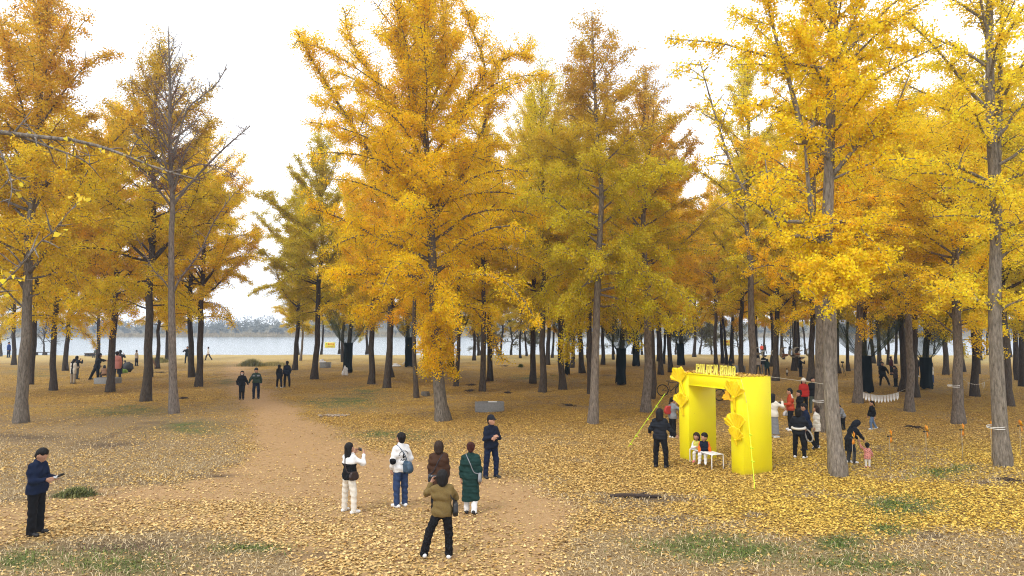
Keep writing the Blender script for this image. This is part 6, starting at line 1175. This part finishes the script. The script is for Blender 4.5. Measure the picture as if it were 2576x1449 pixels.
# ------------------------------------------------------------------ bicycles, tripod, river benches, sign
BLK = mat('black_rubber', (.012, .012, .012), .6, .1, 30); STL = mat('dark_frame', (.02, .02, .024), .35)
def bicycle(x, y, rz, label, s=1.0):
    p = ground(x, y); e = empty('bicycle', p, rz, label, 'bicycle'); Rw = .35 * s
    for wx in (-.53 * s, .53 * s):
        w_ = MB(); w_.tube([(wx + math.cos(t) * Rw * .93, 0, Rw + math.sin(t) * Rw * .93) for t in np.linspace(0, 6.2832, 37)], .030 * s, 8); wo = w_.build('wheel', BLK, e, True); sp = MB()
        for k in range(14): a = k * 6.2832 / 14; sp.tube([(wx, .012 * (-1) ** k, Rw), (wx + math.cos(a) * Rw * .92, 0, Rw + math.sin(a) * Rw * .92)], .0022, 4)
        sp.tube([(wx, -.03, Rw), (wx, .03, Rw)], .022, 8); sp.build('spokes', STL, wo)
    bb, st_, hd, sd_ = np.array([-.07, 0, .30]) * s, np.array([-.2, 0, .80]) * s, np.array([.36, 0, .86]) * s, np.array([-.215, 0, .86]) * s; f = MB(); rw, fw = np.array([-.53 * s, 0, Rw]), np.array([.53 * s, 0, Rw])
    for a, b2, r_ in ((bb, st_, .018), (st_, hd, .018), (bb, hd - [0, 0, .12 * s], .021), (hd + [-.01, 0, .06 * s], hd - [-.03, 0, .16 * s], .022)): f.tube([a, b2], r_, 8)
    for sy in (-.05, .05): f.tube([bb + [0, sy * .6, 0], rw + [0, sy, 0]], .010, 6); f.tube([st_ + [0, sy * .5, -.1], rw + [0, sy, 0]], .009, 6); f.tube([hd + [.03, sy, -.16 * s], fw + [0, sy, 0]], .015, 6)
    f.build('frame', STL, e, True); m = MB(); m.tube([st_, sd_ + [0, 0, .02]], .014, 8); m.box(sd_ + [0.01, 0, .045], (.26, .12, .04), bev=.015); m.build('saddle', BLK, e); m = MB(); m.tube([hd + [0, 0, .05], hd + [.04, 0, .12]], .014, 6); m.tube([hd + [-.02, -.34, .13], hd + [.05, -.12, .12], hd + [.05, .12, .12], hd + [-.02, .34, .13]], .013, 8); m.build('handlebar', BLK, e, True)
    m = MB(); m.tube([(-.07 * s + math.cos(t) * .09, -.03, .30 * s + math.sin(t) * .09) for t in np.linspace(0, 6.28, 19)], .006, 5); m.tube([bb + [0, -.07, 0], bb + [.12, -.07, -.11]], .009, 5); m.tube([bb + [0, .07, 0], bb + [-.12, .07, .11]], .009, 5); m.tube([bb + [0, -.04, .08], rw + [0, -.04, .04]], .004, 4); m.tube([bb + [0, -.04, -.08], rw + [0, -.04, -.04]], .004, 4); m.build('crankset', STL, e); return e
bicycle(1690, 997, -.25, 'black mountain bike standing behind the left pillar of the arch', 1.0)
bicycle(1832, 1008, .15, 'second dark bicycle seen low through the opening of the arch', .95)
def tripod(x, ytop, y, label):
    p = ground(x, y); e = empty('tripod', p, 0, label, 'tripod'); h = atd(x, ytop, p[1])[2]
    for k in range(3): a = k * 2.094 + .4; m = MB(); m.tube([(0, 0, h * .82), (math.cos(a) * .38, math.sin(a) * .38, 0)], .016, 6); m.build('leg', BLK, e)
    m = MB(); m.tube([(0, 0, h * .6), (0, 0, h * .9)], .02, 8); m.build('column', BLK, e); m = MB(); m.box((0, 0, h * .95), (.20, .16, .14), bev=.02); m.tube([(0, -.08, h * .95), (0, -.22, h * .95)], .05, 10); m.build('camera', BLK, e)
tripod(2120, 909, 948, 'camera on a thin tripod among the far trunks, right of the forked grey tree')
STONE = mat('bench_wood', (.07, .055, .045), .85, .3, 12, .2)
def river_bench(x, y, w, label):
    p = ground(x, y); L_ = w * p[1] / F_PX; e = empty('river_bench', p, .05, label, 'bench'); m = MB(); m.box((0, 0, .43), (L_, .5, .09), bev=.015); m.build('seat', STONE, e)
    for s in (-.27, .27): m = MB(); m.prism([(-.28, -.05), (.28, -.05), (.2, .38), (-.2, .38)], -.2, .2, None, (s * L_, 0, 0)); m.build('leg', STONE, e)
river_bench(101, 894, 42, 'long dark bench at the water edge on the left'); river_bench(225, 897, 22, 'short dark bench by the river with a man sitting on it')
# yellow forest-fire banner: the words read 산불조심
def sign(x, y, w_px, h_px, Yd, label, rz=0, text=True, posts=()):
    c = atd(x, y, Yd); k = Yd / F_PX; w_, h_ = w_px * k, h_px * k; e = empty('warning_banner', c, rz, label, 'banner'); m = MB(); m.box((0, 0, 0), (w_, .02, h_), bev=.004); m.build('sheet', mat('banner_yellow', (.80, .72, .10), .5, .05, 4), e)
    mb = MB()
    for sx in (-1, 1): mb.tube([(sx * w_ / 2, 0, h_ * .42), (sx * w_ * (.5 + .62), .1, h_ * .9)], .008, 4); mb.tube([(sx * w_ / 2, 0, -h_ * .42), (sx * w_ * (.5 + .62), .1, -h_ * .7)], .008, 4)
    mb.build('cord', mat('pale_cord', (.6, .58, .5), .7), e)
    if not text: return
    G_ = {'산': [(.1, .5, .3, .95), (.5, .5, .3, .95), (.72, .42, .72, 1), (.72, .72, .92, .72), (.2, .38, .2, .1), (.2, .1, .85, .1)], '불': [(.25, .95, .25, .66), (.75, .95, .75, .66), (.25, .82, .75, .82), (.25, .66, .75, .66), (.05, .54, .95, .54), (.5, .54, .5, .42), (.2, .38, .8, .38), (.8, .38, .8, .24), (.2, .24, .8, .24), (.2, .24, .2, .08), (.2, .08, .85, .08)],
          '조': [(.18, .92, .82, .92), (.52, .9, .2, .5), (.5, .74, .82, .5), (.5, .42, .5, .2), (.05, .16, .95, .16)], '심': [(.32, .95, .08, .5), (.32, .86, .56, .5), (.78, 1, .78, .44), (.22, .36, .8, .36), (.22, .36, .22, .06), (.8, .36, .8, .06), (.22, .06, .8, .06)]}
    gw = w_ * .19
    for i, ch in enumerate('산불조심'):
        m = MB(); x0 = -w_ * .42 + i * gw * 1.14
        for (a, b2, c2, d) in G_[ch]: m.tube([(x0 + a * gw, -.014, h_ * .02 + b2 * gw * .95), (x0 + c2 * gw, -.014, h_ * .02 + d * gw * .95)], .014 * w_ , 4)
        m.build('lettering', mat('banner_green', (.06, .35, .06), .5) if i == 0 else mat('banner_red', (.75, .10, .02), .5), e)
    m = MB(); rr = random.Random(1); xx = -w_ * .22
    while xx < w_ * .26: m.box((xx, -.012, -h_ * .30), (w_ * .022, .004, h_ * rr.uniform(.05, .12))); xx += w_ * .036
    m.build('small_lettering', mat('banner_ink', (.12, .11, .05), .6), e)
sign(830, 868, 26, 13.5, 97.0, 'yellow banner with green and red Korean letters hanging over the water'); sign(1832, 862, 26, 14, 98.0, 'yellow banner glimpsed between dark trunks above the letters of the arch')
# ------------------------------------------------------------------ hanging crescent baskets near the far trunks
CRM = mat('crescent_cream', (.40, .37, .30), .6, .1, 12); BOAT = mat('basket_orange', (.45, .17, .05), .7, .2, 20); DKB = mat('basket_grey', (.09, .085, .08), .7, .2, 20)
def basket(x, y, size, rot, m2, label, Yd):
    c = atd(x, y, Yd); e = empty('hanging_basket', c, rot, label, 'basket', 'crescent baskets hung between the trunks'); s = size * .8 * Yd / F_PX / 2; a = np.linspace(.25, 4.6, 26); mb = MB()
    mb.tube([(math.cos(t + .9) * s, 0, math.sin(t + .9) * s) for t in a], s * .24 * np.sin(np.linspace(.12, 3.02, 26)) + .008, 8); mb.build('hoop', CRM, e, True); V = MB(); V.lathe([(.01, -.95 * s), (.45 * s, -.88 * s), (.78 * s, -.62 * s), (.82 * s, -.52 * s), (.7 * s, -.55 * s), (.02, -.68 * s)], 16); V.build('bowl', m2, e, True)
    mb = MB(); mb.tube([(0, 0, .9 * s), (0, 0, s + 3.0)], .008, 4); mb.build('string', mat('pale_cord', (.6, .58, .5), .7), e)
for i, (x, y, sz, mm, lb) in enumerate(((1866, 884, 19, CRM, 'pale crescent basket in front of the trunk left of the speckled grey ginkgo'), (1908, 883, 22, CRM, 'pale crescent basket before the hikers in red'), (1924, 890, 18, DKB, 'dark crescent basket just right of the orange-red hiker'), (1946, 888, 16, CRM, 'small cream crescent on the leaning brown trunk right of the arch'), (1969, 890, 24, BOAT, 'brown-bowled crescent basket, first of the cluster right of the leaning trunk'), (1976, 885, 26, BOAT, 'orange-bowled crescent basket, second of the cluster right of the leaning trunk'),
    (1997, 888, 24, DKB, 'dark crescent basket in the middle of the cluster against the bright river'), (2006, 884, 25, BOAT, 'orange-bowled crescent basket on the dark trunk pair'), (2017, 892, 26, CRM, 'cream crescent basket lowest of the cluster beside the dark trunk pair'), (2034, 886, 22, CRM, 'cream crescent basket nearest the forked grey tree'))): basket(x, y, sz, .3 * (i % 5) - .6, mm, lb, 62 - .8 * (i % 4))
# ------------------------------------------------------------------ things the visitors carry
def box_thing(name, label, cat, pos, rz, build):
    e = empty(name, pos, rz, label, cat); build(e); return e
hp = (held(J1, 'L', .13) + held(J1, 'R', .13)) / 2 + [0, 0, .015]
def rc(e):
    m = MB(); m.box((0, 0, 0), (.17, .10, .045), bev=.018); m.build('body', mat('grey_plastic', (.55, .55, .56), .45), e); m = MB(); m.tube([(-.06, .05, .01), (-.075, .12, .05)], .008, 6); m.tube([(.06, .05, .01), (.075, .12, .05)], .008, 6); m.build('antenna', BLK, e)
    for s in (-.05, .05): m = MB(); m.tube([(s, 0, .02), (s, 0, .045)], .007, 6); m.build('stick', BLK, e)
    m = MB(); m.box((0, .075, .035), (.15, .012, .075), M=Matrix.Rotation(R(-40), 3, 'X')); m.build('phone', BLK, e)
box_thing('remote_control', 'light grey drone remote control in the hands of the man in the navy jacket', 'remote control', hp, R(-92), rc)
cp = held(J13, 'L', .12, .03)
def camr(e): m = MB(); m.box((0, 0, 0), (.14, .07, .10), bev=.015); m.build('body', BLK, e); m = MB(); m.tube([(0, .03, 0), (0, .14, -.01)], .042, 12); m.build('lens', BLK, e)
box_thing('camera', 'black camera in the hand of the man in the brick-red jacket', 'camera', cp, R(-283), camr)
bp = held(J13, 'R', .10, -.12); lump(bp - [0, 0, .12], .11, (1, .8, 1.3), 11, 'crumpled white plastic bag hanging from the hand of the man in brick red', 'carrier_bag', SACK, 'bag', res=.02)
W15 = J15['W']; be = empty('baby_carrier', W15(J15['p0']), -R(40), 'white baby carrier belt with a dangling loop on the person in the black puffer', 'baby carrier'); fw_, rt_ = J15['fy'], J15['rx']; S15 = J15['sc']
mb = MB(); P_ = np.array([[math.cos(t) * .215, math.sin(t) * .185, .13 + .03 * math.sin(t)] for t in np.linspace(0, 6.2832, 30)]) * S15; mb.tube(P_, .042, 8); mb.build('belt', mat('white_canvas', (.66, .64, .60), .7, .1, 18), be, True)
mb = MB(); P_ = smooth_path(np.array([[.10, .22, .10], [.16, .24, -.15], [.22, .26, -.34], [.36, .24, -.36], [.42, .20, -.22], [.34, .18, -.02], [.2, .2, .08]]) * S15, 24); mb.tube(P_, .022, 6); mb.build('strap', mat('grey_webbing', (.4, .39, .37), .7), be, True)
# white dress behind the arch
p = ground(1946, 1101); sk_ = person(0, 0, 0, 60, 'person in a long pale skirt standing behind the right pillar of the arch', 'photoR', ('cream', 'hip'), None, 'white', ('hair', 'long'), skirt=('grey', .80), base=np.array([p[0], p[1], 0]), H=1.62)
p = ground(318, 940); lump((p[0], p[1] - .5, .1), .35, (1.2, .7, 1.0), 21, 'lime green bag under the person bending down at the left', 'lime_bag', mat('lime_cloth', (.25, .45, .06), .7, .1, 10), 'bag')
def umb(e):
    n = 8; V = [(0, 0, .42)]; F = []
    for k in range(n): a = k * 6.2832 / n; V.append((math.cos(a) * .52, math.sin(a) * .52, 0)); V.append((math.cos(a + .39) * .45, math.sin(a + .39) * .45, .06))
    for k in range(n): F += [[0, 1 + 2 * k, 2 + 2 * k], [0, 2 + 2 * k, 1 + (2 * k + 2) % (2 * n)]]
    m = MB(); m.add(V, None, F); m.build('canopy', mat('umbrella_black', (.012, .012, .014), .6), e); m = MB(); m.tube([(0, 0, .42), (0, 0, -.35)], .012, 6); m.build('handle', BLK, e)
p = ground(327, 938); ue = empty('umbrella', (p[0], p[1] - .4, .52), 0, 'open black umbrella tilted on its side beside the person bending down', 'umbrella'); umb(ue); ue.rotation_euler = (R(70), R(55), 0)
# ------------------------------------------------------------------ grass clump, leaf pit, wood scraps and stump
def clump(x, y, n, w, h, label, name='reed_clump', col=((.10, .11, .04), (.36, .33, .14)), seed=1):
    p = ground(x, y); rg = np.random.default_rng(seed); b_ = np.stack([rg.normal(0, w * .4, n), rg.normal(0, w * .25, n), np.full(n, -.03)], 1); a = rg.uniform(0, 6.28, n); ln = rg.uniform(.15, .6, n)[:, None] * h; d = np.stack([np.cos(a), np.sin(a), np.zeros(n)], 1); hh = (h * rg.uniform(.5, 1, n) * np.exp(-(b_[:, 0] / w) ** 2))[:, None]; up_ = np.array([0, 0, 1.0]); wv = np.stack([-np.sin(a), np.cos(a), 0 * a], 1) * .012
    mid_ = b_ + d * ln * .3 + up_ * hh * .65; tp = b_ + d * ln + up_ * hh; V = np.stack([b_ - wv, b_ + wv, mid_ + wv, mid_ - wv, tp], 1).reshape(-1, 3); o = np.arange(n) * 5
    ob = link(name, raw_mesh(name, V, np.stack([o, o + 1, o + 2, o + 3], 1), np.stack([o + 3, o + 2, o + 4], 1), attrs={'v': ('FACE', np.tile(rg.random(n), 2))}), MATS.setdefault('clump' + str(col), None) or scrub_mat('clump', *col) if 'scrub_mat' in globals() else YEL, None, p); return tag(ob, label, 'grass clump')
clump(632, 922, 1300, 1.5, .95, 'tall olive grass clump at the far end of the path'); clump(690, 920, 1000, 2.2, .55, 'low pale grass clump right of the tall one at the path end', col=((.2, .18, .07), (.5, .43, .18)), seed=2)
clump(190, 1250, 900, .55, .28, 'flattened green grass tuft on the edge of the left lawn', col=((.07, .09, .025), (.22, .22, .08)), seed=3); clump(398, 912, 900, 1.4, .8, 'yellowish weeds at the foot of trunks by the river', col=((.16, .16, .05), (.42, .38, .13)), seed=4)
def debris(x, y, w, label, seed, kind='twigs'):
    p = ground(x, y); rg = random.Random(seed); s = w * p[1] / F_PX; mb = MB()
    for k in range(26): a = rg.uniform(0, 6.28); c = np.array([rg.gauss(0, s * .25), rg.gauss(0, s * .22), rg.uniform(.02, .10)]); l = rg.uniform(.08, .28); d = np.array([math.cos(a), math.sin(a), rg.uniform(-.2, .3)]) * l; mb.tube([c - d, c + d * .2 + [0, 0, .02], c + d], [.012, .010, .005], 5)
    return tag(mb.build('twig_pile', mat('twig_dark', (.045, .028, .02), .9, .3, 20), None, True, p), label, 'twigs')
for i, (x, y, w_, lb) in enumerate(((462, 1004, 20, 'small pile of dark twigs right of the bare grey tree'), (405, 938, 30, 'pile of brush behind the thick brown trunk'), (1428, 1022, 26, 'dark twig pile right of the concrete trough'), (1186, 970, 20, 'twig pile behind the central tree'), (1182, 985, 14, 'smaller twig pile behind the central tree, nearer than the other'), (1270, 922, 22, 'dark twigs on the far leaves right of two brown trunks'), (2300, 1078, 30, 'twigs on the leaves behind the pinwheels'), (2545, 1215, 40, 'dead wood on the leaves at the right edge'), (1278, 990, 14, 'lone dark stub standing in the leaves behind the trough'))): debris(x, y, w_, lb, i)
p = ground(1592, 1252); mb = MB(); mb.tube([(-.55, 0, .03), (-.2, .02, .05), (.25, 0, .045), (.7, .03, .02)], [.05, .06, .05, .03], 9); mb.tube([(.1, 0, .06), (.35, .12, .10)], .018, 6); tag(mb.build('log', mat('twig_dark', (.045, .028, .02), .9, .3, 20), None, True, p), 'dark half-buried log on the leaves in front of the arch', 'log')
p = ground(1070, 996); mb = MB(); mb.lathe([(.32, -.05), (.27, .12), (.24, .26), (.0, .27)], 14); tag(mb.build('stump', BARK if 'BARK' in globals() else YEL, None, True, p), 'mossy low stump just left of the central tree', 'stump')
p = ground(840, 1046); rg = np.random.default_rng(4); mb = MB()
for k in range(60): a = rg.uniform(0, 6.28); r_ = rg.random() ** .5; c = (math.cos(a) * r_ * .75, math.sin(a) * r_ * .35, rg.uniform(.0, .04)); mb.box(c, (rg.uniform(.05, .14), rg.uniform(.05, .12), rg.uniform(.03, .07)), rz=rg.uniform(0, 3), bev=.012)
tag(mb.build('pit_stones', mat('pit_stone', (.34, .27, .2), .9, .4, 10, .3), None, False, p), 'heap of pale stones in the hollow beside the path', 'stones', kind='stuff')
clump(1310, 925, 250, .35, .5, 'tiny green sapling in front of a thin trunk near the river', 'sapling_tuft', ((.05, .08, .02), (.16, .2, .06)), 9)
# ------------------------------------------------------------------ thin river mist
def haze():
    m = bpy.data.materials.new('river_mist'); m.use_nodes = True; nt = m.node_tree; nt.nodes.clear(); o = N(nt, 'ShaderNodeOutputMaterial')
    v = N(nt, 'ShaderNodeVolumePrincipled'); v.inputs['Color'].default_value = (.64, .80, 1.0, 1); v.inputs['Density'].default_value = .0009; v.inputs['Anisotropy'].default_value = .3
    nt.links.new(v.outputs[0], o.inputs['Volume']); mb = MB(); mb.box((0, 270, 14.5), (1400, 660, 39)); tag(mb.build('haze', m), kind='stuff')
haze()
